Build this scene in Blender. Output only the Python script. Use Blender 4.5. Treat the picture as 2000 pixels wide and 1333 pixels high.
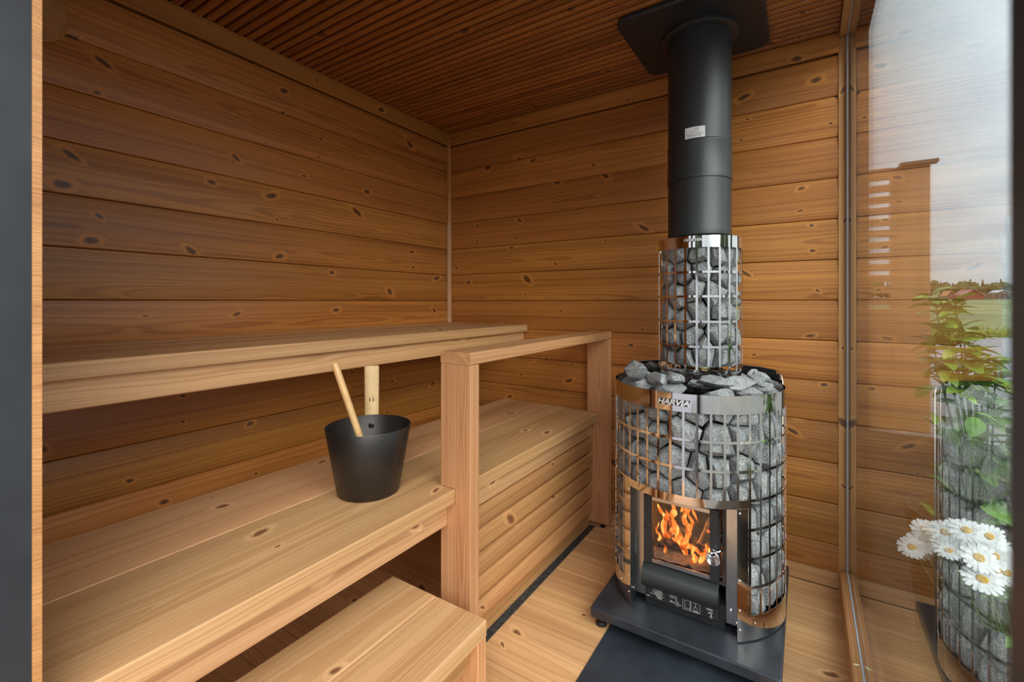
import bpy, bmesh, math, random
from math import sin, cos, pi, radians, sqrt, atan2, tan
from mathutils import Vector, Matrix, noise
random.seed(7)
S = bpy.context.scene
COL = S.collection
for o in list(bpy.data.objects): bpy.data.objects.remove(o)

# ------------------------------------------------------------------ camera
H = 1.03                      # camera height
cam = bpy.data.cameras.new('camera'); camo = bpy.data.objects.new('camera', cam); COL.objects.link(camo)
camo.location = (0, 0, H); camo.rotation_euler = (radians(90), 0, radians(32.84))
cam.lens = 15.997; cam.sensor_width = 36; cam.shift_y = -0.03825
cam.clip_start = 0.01; cam.clip_end = 2000
cam.dof.use_dof = True; cam.dof.focus_distance = 1.55; cam.dof.aperture_fstop = 6.3
S.camera = camo
# ------------------------------------------------------------------ sky
S.view_settings.view_transform = 'Standard'; S.view_settings.look = 'None'
S.view_settings.gamma = 1; S.view_settings.use_curve_mapping = False
S.view_settings.exposure = 0.64
W = bpy.data.worlds.new('world'); S.world = W; W.use_nodes = True
wt = W.node_tree; wt.nodes.clear()
def N(t, typ, **kw):
    n = t.nodes.new(typ)
    for k, v in kw.items():
        if k.startswith('i_'):
            n.inputs[k[2:].replace('_', ' ')].default_value = v
        else: setattr(n, k, v)
    return n
def L(t, a, b): t.links.new(a, b)
def M(t, op, a, b=None, c=None, clamp=False):
    n = t.nodes.new('ShaderNodeMath'); n.operation = op; n.use_clamp = clamp
    for i, v in enumerate((a, b, c)):
        if v is None: continue
        if isinstance(v, (int, float)): n.inputs[i].default_value = v
        else: L(t, v, n.inputs[i])
    return n.outputs[0]
def ramp(t, fac, stops, interp='LINEAR'):
    n = t.nodes.new('ShaderNodeValToRGB'); r = n.color_ramp; r.interpolation = interp
    while len(r.elements) < len(stops): r.elements.new(0.5)
    for e, (p, c) in zip(r.elements, stops):
        e.position = p; e.color = (*c, 1) if len(c) == 3 else c
    L(t, fac, n.inputs[0]); return n.outputs[0]
def mixc(t, fac, a, b, mode='MIX'):
    n = t.nodes.new('ShaderNodeMix'); n.data_type = 'RGBA'; n.blend_type = mode
    for i, v in ((0, fac), (6, a), (7, b)):
        if isinstance(v, (int, float)): n.inputs[i].default_value = v
        elif isinstance(v, tuple): n.inputs[i].default_value = (*v, 1)
        else: L(t, v, n.inputs[i])
    return n.outputs[2]
tc = N(wt, 'ShaderNodeTexCoord'); sp = N(wt, 'ShaderNodeSeparateXYZ'); L(wt, tc.outputs['Generated'], sp.inputs[0])
zc = M(wt, 'MAXIMUM', sp.outputs[2], 0.0)
dn = M(wt, 'ADD', zc, 0.12)
cx = M(wt, 'DIVIDE', sp.outputs[0], dn); cy = M(wt, 'DIVIDE', sp.outputs[1], dn)
cmb = N(wt, 'ShaderNodeCombineXYZ'); L(wt, cx, cmb.inputs[0]); L(wt, cy, cmb.inputs[1])
nz = N(wt, 'ShaderNodeTexNoise'); nz.inputs['Scale'].default_value = 0.9; nz.inputs['Detail'].default_value = 7
nz.inputs['Roughness'].default_value = 0.55; nz.inputs['Distortion'].default_value = 0.4
L(wt, cmb.outputs[0], nz.inputs['Vector'])
cl = ramp(wt, nz.outputs[0], [(0.30, (0.60, 0.68, 0.81)), (0.48, (0.82, 0.88, 0.97)), (0.66, (0.99, 1.01, 1.04))])
grad = ramp(wt, zc, [(0.0, (0.62, 0.62, 0.62)), (0.12, (0.76, 0.76, 0.76)), (0.5, (1.2, 1.2, 1.2)), (1.0, (1.9, 1.9, 1.9))])
skyc = mixc(wt, 1.0, cl, grad, 'MULTIPLY')
bg = N(wt, 'ShaderNodeBackground'); L(wt, skyc, bg.inputs[0]); bg.inputs[1].default_value = 1.08
wo = N(wt, 'ShaderNodeOutputWorld'); L(wt, bg.outputs[0], wo.inputs[0])
# veiled sun behind the camera, wide and soft
sun = bpy.data.lights.new('sun', 'SUN'); sun.energy = 2.6; sun.angle = radians(60); sun.color = (1, 0.95, 0.88)
suno = bpy.data.objects.new('sun', sun); COL.objects.link(suno)
suno.rotation_euler = (radians(55), 0, radians(55))

# ------------------------------------------------------------------ room numbers
XL, XG, YB, YF = -1.721, 0.124, 2.0, 0.150     # left wall, glass, back wall, front wall
ZC = 1.99; P = 0.147; Z0 = 1.036               # ceiling, board pitch, a joint height
XB1, XB0, ZB = -0.799, -1.335, 0.521           # lower bench
XU1, ZU = -1.194, 0.914                        # upper bench
SX, SY, SR = -0.3165, 1.642, 0.265             # stove
PX, PY = -0.3165, 1.71                         # flue

# ------------------------------------------------------------------ mesh helpers
class MB:
    def __init__(s): s.v = []; s.f = []; s.m = []; s.mi = 0
    def add(s, vs, fs):
        o = len(s.v); s.v += [tuple(v) for v in vs]
        for f in fs: s.f.append(tuple(i + o for i in f)); s.m.append(s.mi)
        return s
    def box(s, x0, x1, y0, y1, z0, z1):
        vs = [(x, y, z) for z in (z0, z1) for y in (y0, y1) for x in (x0, x1)]
        return s.add(vs, [(0, 2, 3, 1), (4, 5, 7, 6), (0, 1, 5, 4), (2, 6, 7, 3), (0, 4, 6, 2), (1, 3, 7, 5)])
    def prism(s, poly, a, b, mp):        # poly of 2-tuples ccw, extruded a..b, mp(u,v,w)->xyz
        n = len(poly)
        vs = [mp(u, v, a) for u, v in poly] + [mp(u, v, b) for u, v in poly]
        fs = [tuple(range(n))[::-1], tuple(range(n, 2 * n))] + [(i, (i + 1) % n, (i + 1) % n + n, i + n) for i in range(n)]
        return s.add(vs, fs)
    def lathe(s, prof, n=32, cx=0, cy=0, a0=0, a1=2 * pi, close=False):
        full = abs(a1 - a0 - 2 * pi) < 1e-6; m = n if full else n + 1; k = len(prof)
        vs = [(cx + r * cos(a0 + (a1 - a0) * i / n), cy + r * sin(a0 + (a1 - a0) * i / n), z) for i in range(m) for r, z in prof]
        fs = []
        for i in range(n):
            j = (i + 1) % m
            for q in range(k if close else k - 1):
                q2 = (q + 1) % k
                fs.append((i * k + q, j * k + q, j * k + q2, i * k + q2))
        if close and not full:
            fs.append(tuple(range(k))); fs.append(tuple((m - 1) * k + q for q in range(k))[::-1])
        return s.add(vs, fs)
    def tube(s, pts, r, n=8, caps=True):
        pts = [Vector(p) for p in pts]; k = len(pts); rr = r if isinstance(r, (list, tuple)) else [r] * k
        vs = []; up = Vector((0.13, 0.2, 1)).normalized(); nrm = None
        for i, p in enumerate(pts):
            t = (pts[min(i + 1, k - 1)] - pts[max(i - 1, 0)]).normalized()
            if nrm is None:
                nrm = t.cross(up); nrm = nrm.normalized() if nrm.length > 1e-3 else Vector((1, 0, 0))
            nrm = (nrm - t * nrm.dot(t)).normalized(); b = t.cross(nrm)
            for j in range(n):
                a = 2 * pi * j / n; vs.append(p + (nrm * cos(a) + b * sin(a)) * rr[i])
        fs = [(i * n + j, i * n + (j + 1) % n, (i + 1) * n + (j + 1) % n, (i + 1) * n + j) for i in range(k - 1) for j in range(n)]
        if caps: fs += [tuple(range(n))[::-1], tuple((k - 1) * n + j for j in range(n))]
        return s.add(vs, fs)
    def arcpatch(s, cx, cy, r, a0, a1, z0, z1, th=0.0012, n=None):   # thin curved sheet piece
        n = n or max(1, int(abs(a1 - a0) / radians(6)))
        prof = [(r - th, z0), (r, z0), (r, z1), (r - th, z1)]
        return s.lathe(prof, n, cx, cy, a0, a1, close=True)
    def build(s, name, mat=None, parent=None, smooth=35, loc=None):
        me = bpy.data.meshes.new(name); me.from_pydata(s.v, [], s.f)
        if mat:
            for mm in (mat if isinstance(mat, list) else [mat]): me.materials.append(mm)
        for p, mi in zip(me.polygons, s.m): p.material_index = mi
        me.validate(); 
        bm = bmesh.new(); bm.from_mesh(me); bmesh.ops.recalc_face_normals(bm, faces=bm.faces); bm.to_mesh(me); bm.free()
        if smooth:
            me.polygons.foreach_set('use_smooth', [True] * len(me.polygons)); me.set_sharp_from_angle(angle=radians(smooth))
        return link(name, me, parent, loc)
def link(name, data, parent=None, loc=None, mtx=None):
    o = bpy.data.objects.new(name, data); COL.objects.link(o)
    if parent: o.parent = parent
    if mtx is not None: o.matrix_local = mtx
    if loc: o.location = loc
    return o
def tag(o, label, cat, group=None, kind=None):
    if label: o['label'] = label
    if cat: o['category'] = cat
    if group: o['group'] = group
    if kind: o['kind'] = kind
    return o
def thing(name, label, cat, loc=(0, 0, 0), group=None, kind=None):
    o = link(name, None, None, loc); o.empty_display_size = 0.1
    return tag(o, label, cat, group, kind)
def struct(o, label=None, cat=None):
    o['kind'] = 'structure'
    if label: o['label'] = label
    if cat: o['category'] = cat
    return o
def frame(org, xd, yd):
    x = Vector(xd); y = Vector(yd); z = x.cross(y)
    m = Matrix((x, y, z)).transposed().to_4x4(); m.translation = Vector(org); return m
def board(name, poly, length, org, xd, yd, mat, parent=None, ploc=(0, 0, 0), mesh=None):
    """board: length along local X, poly in local (Y,Z); origin at org (world); parent has no rotation"""
    if mesh is None:
        b = MB(); b.prism(poly, 0, length, lambda u, v, w: (w, u, v))
        me = bpy.data.meshes.new(name); me.from_pydata(b.v, [], b.f); me.materials.append(mat)
        bm = bmesh.new(); bm.from_mesh(me); bmesh.ops.recalc_face_normals(bm, faces=bm.faces); bm.to_mesh(me); bm.free()
        me.polygons.foreach_set('use_smooth', [True] * len(me.polygons)); me.set_sharp_from_angle(angle=radians(32))
        mesh = me
    m = frame(Vector(org) - Vector(ploc), xd, yd)
    return link(name, mesh, parent, None, m)
def rect(w, t, c=0.002, y0=0, z0=0):     # chamfered rectangle section y0..y0+w, z0..z0+t
    a, b, d, e = y0, y0 + w, z0, z0 + t
    return [(a + c, d), (b - c, d), (b, d + c), (b, e - c), (b - c, e), (a + c, e), (a, e - c), (a, d + c)]

# ------------------------------------------------------------------ materials
def newmat(name):
    m = bpy.data.materials.new(name); m.use_nodes = True; t = m.node_tree; t.nodes.clear()
    out = N(t, 'ShaderNodeOutputMaterial'); b = N(t, 'ShaderNodeBsdfPrincipled'); L(t, b.outputs[0], out.inputs[0])
    return m, t, b, out
def plain(name, col, rough=0.5, metal=0.0, var=0.0, bump=0.0, bs=60, spec=0.5, aniso=0.0):
    m, t, b, o = newmat(name)
    b.inputs['Base Color'].default_value = (*col, 1); b.inputs['Roughness'].default_value = rough
    b.inputs['Metallic'].default_value = metal; b.inputs['Specular IOR Level'].default_value = spec
    if var or bump:
        tc = N(t, 'ShaderNodeTexCoord'); n = N(t, 'ShaderNodeTexNoise'); n.inputs['Scale'].default_value = bs; n.inputs['Detail'].default_value = 5
        L(t, tc.outputs['Object'], n.inputs['Vector'])
        if var:
            c = ramp(t, n.outputs[0], [(0.3, tuple(x * (1 - var) for x in col)), (0.7, tuple(min(1, x * (1 + var)) for x in col))])
            L(t, c, b.inputs['Base Color'])
        if bump:
            bp = N(t, 'ShaderNodeBump'); bp.inputs['Strength'].default_value = bump; bp.inputs['Distance'].default_value = 0.002
            L(t, n.outputs[0], bp.inputs['Height']); L(t, bp.outputs[0], b.inputs['Normal'])
    return m
def wood(name, light, dark, knot=(0.075, 0.028, 0.010), kdens=0.45, ring=0.0055, rough=0.42, tone=0.12, pithz=-0.05, kscale=1.0, contrast=1.0):
    """pine: growth rings round an offset pith, bent round knots; board length = local X"""
    m, t, b, o = newmat(name)
    tc = N(t, 'ShaderNodeTexCoord'); oi = N(t, 'ShaderNodeObjectInfo'); rnd = oi.outputs['Random']
    s = N(t, 'ShaderNodeSeparateXYZ'); L(t, tc.outputs['Object'], s.inputs[0])
    x = M(t, 'ADD', s.outputs[0], M(t, 'MULTIPLY', rnd, 37.0)); y = s.outputs[1]; z = s.outputs[2]
    yo = M(t, 'ADD', y, M(t, 'MULTIPLY', rnd, 11.0))
    # knots: whorls along the board, each a short row of branch knots across it
    xyz0 = N(t, 'ShaderNodeCombineXYZ'); L(t, x, xyz0.inputs[0]); L(t, yo, xyz0.inputs[1]); L(t, z, xyz0.inputs[2])
    wn = N(t, 'ShaderNodeTexNoise'); wn.inputs['Scale'].default_value = 45; wn.inputs['Detail'].default_value = 3
    L(t, xyz0.outputs[0], wn.inputs['Vector']); ws = N(t, 'ShaderNodeSeparateColor'); L(t, wn.outputs['Color'], ws.inputs[0])
    xw = M(t, 'ADD', x, M(t, 'MULTIPLY_ADD', ws.outputs[0], 0.010, -0.005)); yw = M(t, 'ADD', yo, M(t, 'MULTIPLY_ADD', ws.outputs[1], 0.010, -0.005))
    FX, FY = 3.1 * kscale, 12.0 * kscale
    u = M(t, 'MULTIPLY', xw, FX); cI = M(t, 'FLOOR', u); v = M(t, 'MULTIPLY', yw, FY); rI = M(t, 'FLOOR', v)
    h1 = N(t, 'ShaderNodeTexWhiteNoise'); h1.noise_dimensions = '1D'; L(t, cI, h1.inputs['W'])
    hv = N(t, 'ShaderNodeCombineXYZ'); L(t, cI, hv.inputs[0]); L(t, rI, hv.inputs[1])
    h2 = N(t, 'ShaderNodeTexWhiteNoise'); h2.noise_dimensions = '2D'; L(t, hv.outputs[0], h2.inputs['Vector'])
    cs = N(t, 'ShaderNodeSeparateColor'); L(t, h2.outputs['Color'], cs.inputs[0]); hA, hB, hC = cs.outputs[0], cs.outputs[1], h2.outputs['Value']
    hD = cs.outputs[2]
    xc = M(t, 'ADD', M(t, 'ADD', cI, M(t, 'MULTIPLY_ADD', h1.outputs['Value'], 0.46, 0.27)), M(t, 'MULTIPLY_ADD', hB, 0.14, -0.07))
    yc = M(t, 'ADD', rI, M(t, 'MULTIPLY_ADD', hA, 0.34, 0.33))
    dx = M(t, 'DIVIDE', M(t, 'SUBTRACT', u, xc), FX); dy = M(t, 'DIVIDE', M(t, 'SUBTRACT', v, yc), FY)
    dx = M(t, 'ADD', dx, M(t, 'MULTIPLY', dy, M(t, 'MULTIPLY_ADD', hB, 2.4, -1.2)))
    spike = M(t, 'GREATER_THAN', hB, 0.72)
    ry = M(t, 'MULTIPLY', M(t, 'MULTIPLY_ADD', M(t, 'MULTIPLY', hD, hD), 0.0072, 0.0034), M(t, 'MULTIPLY_ADD', spike, 0.7, 1.0))
    rx = M(t, 'MULTIPLY', ry, M(t, 'MULTIPLY_ADD', spike, -0.75, 1.65))
    qa = M(t, 'DIVIDE', dx, rx); qb = M(t, 'DIVIDE', dy, ry)
    q = M(t, 'SQRT', M(t, 'ADD', M(t, 'MULTIPLY', qa, qa), M(t, 'MULTIPLY', qb, qb)))
    act = M(t, 'LESS_THAN', hC, kdens * 1.45)
    core = M(t, 'MULTIPLY', M(t, 'SUBTRACT', 1.0, N_smooth(t, q, 0.7, 1.15)), act)
    halo = M(t, 'MULTIPLY', M(t, 'SUBTRACT', 1.0, N_smooth(t, q, 0.9, 2.9)), act)
    # rings
    ln = N(t, 'ShaderNodeTexNoise'); ln.inputs['Scale'].default_value = 1; ln.inputs['Detail'].default_value = 3
    lv = N(t, 'ShaderNodeCombineXYZ'); L(t, M(t, 'MULTIPLY', x, 1.1), lv.inputs[0]); L(t, M(t, 'MULTIPLY', yo, 6), lv.inputs[1]); L(t, M(t, 'MULTIPLY', z, 6), lv.inputs[2])
    L(t, lv.outputs[0], ln.inputs['Vector'])
    yp = M(t, 'SUBTRACT', y, M(t, 'MULTIPLY_ADD', rnd, 0.17, -0.02)); zp = M(t, 'SUBTRACT', z, pithz)
    rr = M(t, 'SQRT', M(t, 'ADD', M(t, 'MULTIPLY', yp, yp), M(t, 'MULTIPLY', zp, zp)))
    rr = M(t, 'ADD', rr, M(t, 'MULTIPLY', M(t, 'SUBTRACT', ln.outputs[0], 0.5), 0.030))
    rr = M(t, 'ADD', rr, M(t, 'MULTIPLY', halo, 0.016))
    ph = M(t, 'DIVIDE', rr, ring)
    wob = N(t, 'ShaderNodeTexNoise'); wob.noise_dimensions = '1D'; wob.inputs['Scale'].default_value = 0.35; L(t, ph, wob.inputs['W'])
    ph = M(t, 'ADD', ph, M(t, 'MULTIPLY', wob.outputs[0], 4.0))
    fr = M(t, 'FRACT', ph)
    late = M(t, 'MULTIPLY', N_smooth(t, fr, 0.25, 0.85), M(t, 'SUBTRACT', 1.0, N_smooth(t, fr, 0.88, 1.0)))
    # fibre streaks
    fv = N(t, 'ShaderNodeCombineXYZ'); L(t, M(t, 'MULTIPLY', x, 5), fv.inputs[0]); L(t, M(t, 'MULTIPLY', yo, 330), fv.inputs[1]); L(t, M(t, 'MULTIPLY', z, 330), fv.inputs[2])
    fn = N(t, 'ShaderNodeTexNoise'); fn.inputs['Scale'].default_value = 1; fn.inputs['Detail'].default_value = 3; L(t, fv.outputs[0], fn.inputs['Vector'])
    # broad tone
    bv = N(t, 'ShaderNodeCombineXYZ'); L(t, M(t, 'MULTIPLY', x, 0.9), bv.inputs[0]); L(t, M(t, 'MULTIPLY', yo, 16), bv.inputs[1]); L(t, M(t, 'MULTIPLY', z, 16), bv.inputs[2])
    bn = N(t, 'ShaderNodeTexNoise'); bn.inputs['Scale'].default_value = 1; bn.inputs['Detail'].default_value = 4; L(t, bv.outputs[0], bn.inputs['Vector'])
    f = M(t, 'ADD', M(t, 'MULTIPLY', late, 0.50 * contrast), M(t, 'MULTIPLY', M(t, 'SUBTRACT', fn.outputs[0], 0.5), 0.55 * contrast))
    f = M(t, 'ADD', f, M(t, 'MULTIPLY', M(t, 'SUBTRACT', bn.outputs[0], 0.38), 1.5 * contrast), None, True)
    col = mixc(t, f, light, dark)
    hs = N(t, 'ShaderNodeHueSaturation'); L(t, col, hs.inputs['Color'])
    r2 = M(t, 'FRACT', M(t, 'MULTIPLY', rnd, 7.31))
    L(t, M(t, 'MULTIPLY_ADD', r2, 2 * tone, 1 - tone), hs.inputs['Value'])
    r3 = M(t, 'FRACT', M(t, 'MULTIPLY', rnd, 23.7)); L(t, M(t, 'MULTIPLY_ADD', r3, 0.008, 0.496), hs.inputs['Hue'])
    hal2 = M(t, 'MULTIPLY', M(t, 'SUBTRACT', 1.0, N_smooth(t, q, 0.9, 1.7)), act)
    lite = tuple(min(1, c * 1.25) for c in light)
    col = mixc(t, M(t, 'MULTIPLY', M(t, 'SUBTRACT', halo, M(t, 'MULTIPLY', hal2, 0.8)), 0.9, None, True), hs.outputs[0], lite)
    col = mixc(t, M(t, 'MULTIPLY', hal2, 0.45), col, tuple(c * 0.62 for c in dark))
    kcol = mixc(t, N_smooth(t, M(t, 'FRACT', M(t, 'MULTIPLY', q, 2.3)), 0.3, 1.0), tuple(c * 2.0 for c in knot), knot)
    col = mixc(t, core, col, kcol)
    L(t, col, b.inputs['Base Color'])
    b.inputs['Roughness'].default_value = rough; b.inputs['Specular IOR Level'].default_value = 0.65
    bp = N(t, 'ShaderNodeBump'); bp.inputs['Strength'].default_value = 0.35; bp.inputs['Distance'].default_value = 0.0008
    L(t, M(t, 'SUBTRACT', fn.outputs[0], M(t, 'MULTIPLY', late, 0.6)), bp.inputs['Height']); L(t, bp.outputs[0], b.inputs['Normal'])
    return m
def N_smooth(t, v, a, b):
    n = t.nodes.new('ShaderNodeMapRange'); n.interpolation_type = 'SMOOTHSTEP'
    n.inputs['From Min'].default_value = a; n.inputs['From Max'].default_value = b
    L(t, v, n.inputs['Value']); return n.outputs[0]

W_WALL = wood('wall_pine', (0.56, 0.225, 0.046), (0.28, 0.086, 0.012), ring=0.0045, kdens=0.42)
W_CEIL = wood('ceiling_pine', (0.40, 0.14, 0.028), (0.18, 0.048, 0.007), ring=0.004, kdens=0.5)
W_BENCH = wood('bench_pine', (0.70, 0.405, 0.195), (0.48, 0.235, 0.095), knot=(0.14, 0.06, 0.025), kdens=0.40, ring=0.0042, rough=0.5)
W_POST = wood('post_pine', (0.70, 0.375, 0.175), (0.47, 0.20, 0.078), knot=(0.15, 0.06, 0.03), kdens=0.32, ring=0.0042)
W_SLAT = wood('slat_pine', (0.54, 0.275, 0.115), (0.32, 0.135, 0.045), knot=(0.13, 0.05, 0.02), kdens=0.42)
W_FLOOR = wood('floor_pine', (0.72, 0.41, 0.195), (0.50, 0.25, 0.10), knot=(0.12, 0.05, 0.02), kdens=0.40, kscale=0.9)
W_TRIM = wood('trim_pine', (0.62, 0.31, 0.105), (0.36, 0.145, 0.04), knot=(0.10, 0.04, 0.015), kdens=0.25, kscale=1.4, ring=0.004)
W_OUT = wood('fence_pine', (0.40, 0.20, 0.09), (0.26, 0.11, 0.045), kdens=0.25)
STEEL = plain('polished_steel', (0.78, 0.74, 0.71), 0.07, 1.0)
STEEL2 = plain('brushed_steel', (0.62, 0.60, 0.58), 0.25, 1.0, var=0.08, bs=30)
CHROME = plain('chrome', (0.86, 0.86, 0.88), 0.05, 1.0)
BLACKP = plain('matt_black_pipe', (0.026, 0.030, 0.031), 0.40, 0.0, bump=0.08, bs=500, spec=0.6)
BLACKM = plain('black_metal', (0.020, 0.021, 0.024), 0.42, 0.0, var=0.25, bump=0.06, bs=90)
BLACKS = plain('black_base_sheet', (0.030, 0.033, 0.042), 0.33, 0.0, var=0.45, bs=9)
MATM = plain('dark_floor_sheet', (0.028, 0.034, 0.046), 0.38, 0.0, var=0.4, bs=6)
FRAMEM = plain('anthracite_frame', (0.022, 0.025, 0.030), 0.5, 0.0, var=0.3, bs=12)
RUBBER = plain('black_rubber', (0.010, 0.010, 0.010), 0.6)
BAMBOO = plain('bamboo', (0.66, 0.40, 0.17), 0.3, 0, var=0.12, bs=40)
BAMBOO2 = plain('pale_bamboo', (0.72, 0.50, 0.26), 0.32, 0, var=0.10, bs=40)
SILI = plain('grey_silicone', (0.45, 0.47, 0.52), 0.4)
MEMB = plain('bitumen_strip', (0.035, 0.038, 0.042), 0.55, 0, var=0.6, bump=0.5, bs=70)
WHITEP = plain('white_print', (0.60, 0.60, 0.60), 0.5)
LABELM = plain('label_paper', (0.75, 0.75, 0.76), 0.4)
GREYP = plain('grey_print', (0.16, 0.16, 0.17), 0.5)
BURN = plain('burnt_mark', (0.10, 0.045, 0.02), 0.6)
CHAR = plain('charred_wood', (0.035, 0.028, 0.025), 0.8, 0, var=0.7, bump=1.0, bs=35)
ASH = plain('ash', (0.30, 0.27, 0.25), 0.9, 0, var=0.4, bump=0.8, bs=60)
BRICKM = plain('firebox_lining', (0.06, 0.042, 0.036), 0.85, 0, var=0.4, bump=0.5, bs=40)
def bucketmat():
    m, t, b, o = newmat('black_anodised')
    b.inputs['Base Color'].default_value = (0.065, 0.060, 0.057, 1); b.inputs['Metallic'].default_value = 0.85
    tc = N(t, 'ShaderNodeTexCoord'); mp = N(t, 'ShaderNodeMapping'); mp.inputs['Scale'].default_value = (3, 3, 420)
    n = N(t, 'ShaderNodeTexNoise'); n.inputs['Scale'].default_value = 1; n.inputs['Detail'].default_value = 4
    L(t, tc.outputs['Object'], mp.inputs[0]); L(t, mp.outputs[0], n.inputs['Vector'])
    L(t, M(t, 'MULTIPLY_ADD', n.outputs[0], 0.22, 0.27), b.inputs['Roughness'])
    bp = N(t, 'ShaderNodeBump'); bp.inputs['Strength'].default_value = 0.25; bp.inputs['Distance'].default_value = 0.0006
    L(t, n.outputs[0], bp.inputs['Height']); L(t, bp.outputs[0], b.inputs['Normal']); return m
BUCK = bucketmat()
def stonemat():
    m, t, b, o = newmat('grey_olivine')
    tc = N(t, 'ShaderNodeTexCoord'); oi = N(t, 'ShaderNodeObjectInfo')
    ad = N(t, 'ShaderNodeVectorMath'); ad.operation = 'ADD'; L(t, tc.outputs['Object'], ad.inputs[0])
    cb = N(t, 'ShaderNodeCombineXYZ'); L(t, M(t, 'MULTIPLY', oi.outputs['Random'], 50), cb.inputs[0]); L(t, cb.outputs[0], ad.inputs[1])
    n1 = N(t, 'ShaderNodeTexNoise'); n1.inputs['Scale'].default_value = 420; n1.inputs['Detail'].default_value = 3; n1.inputs['Roughness'].default_value = 0.7
    n2 = N(t, 'ShaderNodeTexNoise'); n2.inputs['Scale'].default_value = 35; n2.inputs['Detail'].default_value = 6
    for n in (n1, n2): L(t, ad.outputs[0], n.inputs['Vector'])
    c1 = ramp(t, n1.outputs[0], [(0.36, (0.10, 0.105, 0.115)), (0.5, (0.27, 0.28, 0.295)), (0.64, (0.72, 0.72, 0.72))])
    c2 = ramp(t, n2.outputs[0], [(0.3, (0.75, 0.77, 0.80)), (0.7, (1.12, 1.10, 1.05))])
    c = mixc(t, 1.0, c1, c2, 'MULTIPLY')
    hs = N(t, 'ShaderNodeHueSaturation'); L(t, c, hs.inputs['Color']); L(t, M(t, 'MULTIPLY_ADD', oi.outputs['Random'], 0.30, 0.70), hs.inputs['Value'])
    L(t, hs.outputs[0], b.inputs['Base Color']); b.inputs['Roughness'].default_value = 0.75
    bp = N(t, 'ShaderNodeBump'); bp.inputs['Strength'].default_value = 0.7; bp.inputs['Distance'].default_value = 0.004
    L(t, M(t, 'ADD', n2.outputs[0], M(t, 'MULTIPLY', n1.outputs[0], 0.12)), bp.inputs['Height']); L(t, bp.outputs[0], b.inputs['Normal']); return m
STONE = stonemat()
def glassmat(name, tint=(0.93, 0.97, 0.95), f0=0.04, rough=0.0, smoke=0.0):
    m = bpy.data.materials.new(name); m.use_nodes = True; t = m.node_tree; t.nodes.clear()
    out = N(t, 'ShaderNodeOutputMaterial'); tr = N(t, 'ShaderNodeBsdfTransparent'); tr.inputs[0].default_value = (*tint, 1)
    gl = N(t, 'ShaderNodeBsdfGlossy'); gl.inputs['Roughness'].default_value = rough; gl.inputs[0].default_value = (1, 1, 1, 1)
    g = N(t, 'ShaderNodeNewGeometry'); vm = N(t, 'ShaderNodeVectorMath'); vm.operation = 'DOT_PRODUCT'
    L(t, g.outputs['Normal'], vm.inputs[0]); L(t, g.outputs['Incoming'], vm.inputs[1])
    c = M(t, 'SUBTRACT', 1.0, M(t, 'ABSOLUTE', vm.outputs['Value']), None, True)
    F = M(t, 'MULTIPLY_ADD', M(t, 'POWER', c, 5.0), 1 - f0, f0)
    mx = N(t, 'ShaderNodeMixShader'); L(t, F, mx.inputs[0]); L(t, tr.outputs[0], mx.inputs[1]); L(t, gl.outputs[0], mx.inputs[2])
    L(t, mx.outputs[0], out.inputs[0]); return m
GLASS = glassmat('window_glass'); DGLASS = glassmat('stove_door_glass', (0.85, 0.80, 0.76), 0.05)

# ================================================================== SHELL
def wallprof():
    pts = [(0.0008, -0.016), (P - 0.0008, -0.016), (P - 0.0008, -0.001)]
    n = 10
    for i in range(n + 1):
        t = 1 - i / n; y = 0.003 + t * (P - 0.006)
        pts.append((y, 0.0020 + 0.0048 * sin(pi * t) ** 0.75))
    pts.append((0.0008, -0.001)); return pts
WP = wallprof()
def clip(poly, lo, hi):
    r = [(min(max(y, lo), hi), z) for y, z in poly]; out = []
    for p in r:
        if not out or (abs(p[0] - out[-1][0]) + abs(p[1] - out[-1][1])) > 1e-5: out.append(p)
    return out
# back wall (face at Y = YB, boards proud towards the room)
wb = MB().box(XL - 0.1, XG + 0.03, YB + 0.024, YB + 0.12, -0.3, 2.1).build('wall_back', W_WALL, smooth=0); struct(wb, 'back wall clad in horizontal knotty pine boards behind the stove', 'wall')
wl = MB().box(XL - 0.12, XL - 0.024, YF - 0.1, YB + 0.024, -0.3, 2.1).build('wall_left', W_WALL, smooth=0); struct(wl, 'left wall clad in horizontal knotty pine boards above and below the benches', 'wall')
ks = list(range(-6, 6))
meB = None; meL = None
for k in ks:
    o = board('board', WP, XG - XL + 0.002, (XL - 0.006, YB + 0.008, Z0 + P * k), (1, 0, 0), (0, 0, 1), W_WALL, wb, mesh=meB); meB = o.data
    o = board('board', WP, YB - YF + 0.02, (XL - 0.008, YF - 0.01, Z0 + P * k), (0, 1, 0), (0, 0, 1), W_WALL, wl, mesh=meL); meL = o.data
part_p = [(y - 0.05, z) for y, z in clip(WP, 0.05, P)]
zb = 0.058
hp = clip(WP, P - (Z0 - 6 * P - zb), P); hp = [(y - hp[0][0], z) for y, z in hp]
board('board', hp, XG - XL + 0.002, (XL - 0.006, YB + 0.008, zb), (1, 0, 0), (0, 0, 1), W_WALL, wb)
board('board', hp, YB - YF + 0.02, (XL - 0.008, YF - 0.01, zb), (0, 1, 0), (0, 0, 1), W_WALL, wl)
board('plinth', rect(zb - 0.002, 0.02, 0.001), XG - XL, (XL, YB + 0.022, 0.0), (1, 0, 0), (0, 0, 1), W_FLOOR, wb)
board('plinth', rect(zb - 0.002, 0.02, 0.001), YB - YF, (XL - 0.022, YF, 0.0), (0, 1, 0), (0, 0, 1), W_FLOOR, wl)
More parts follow.
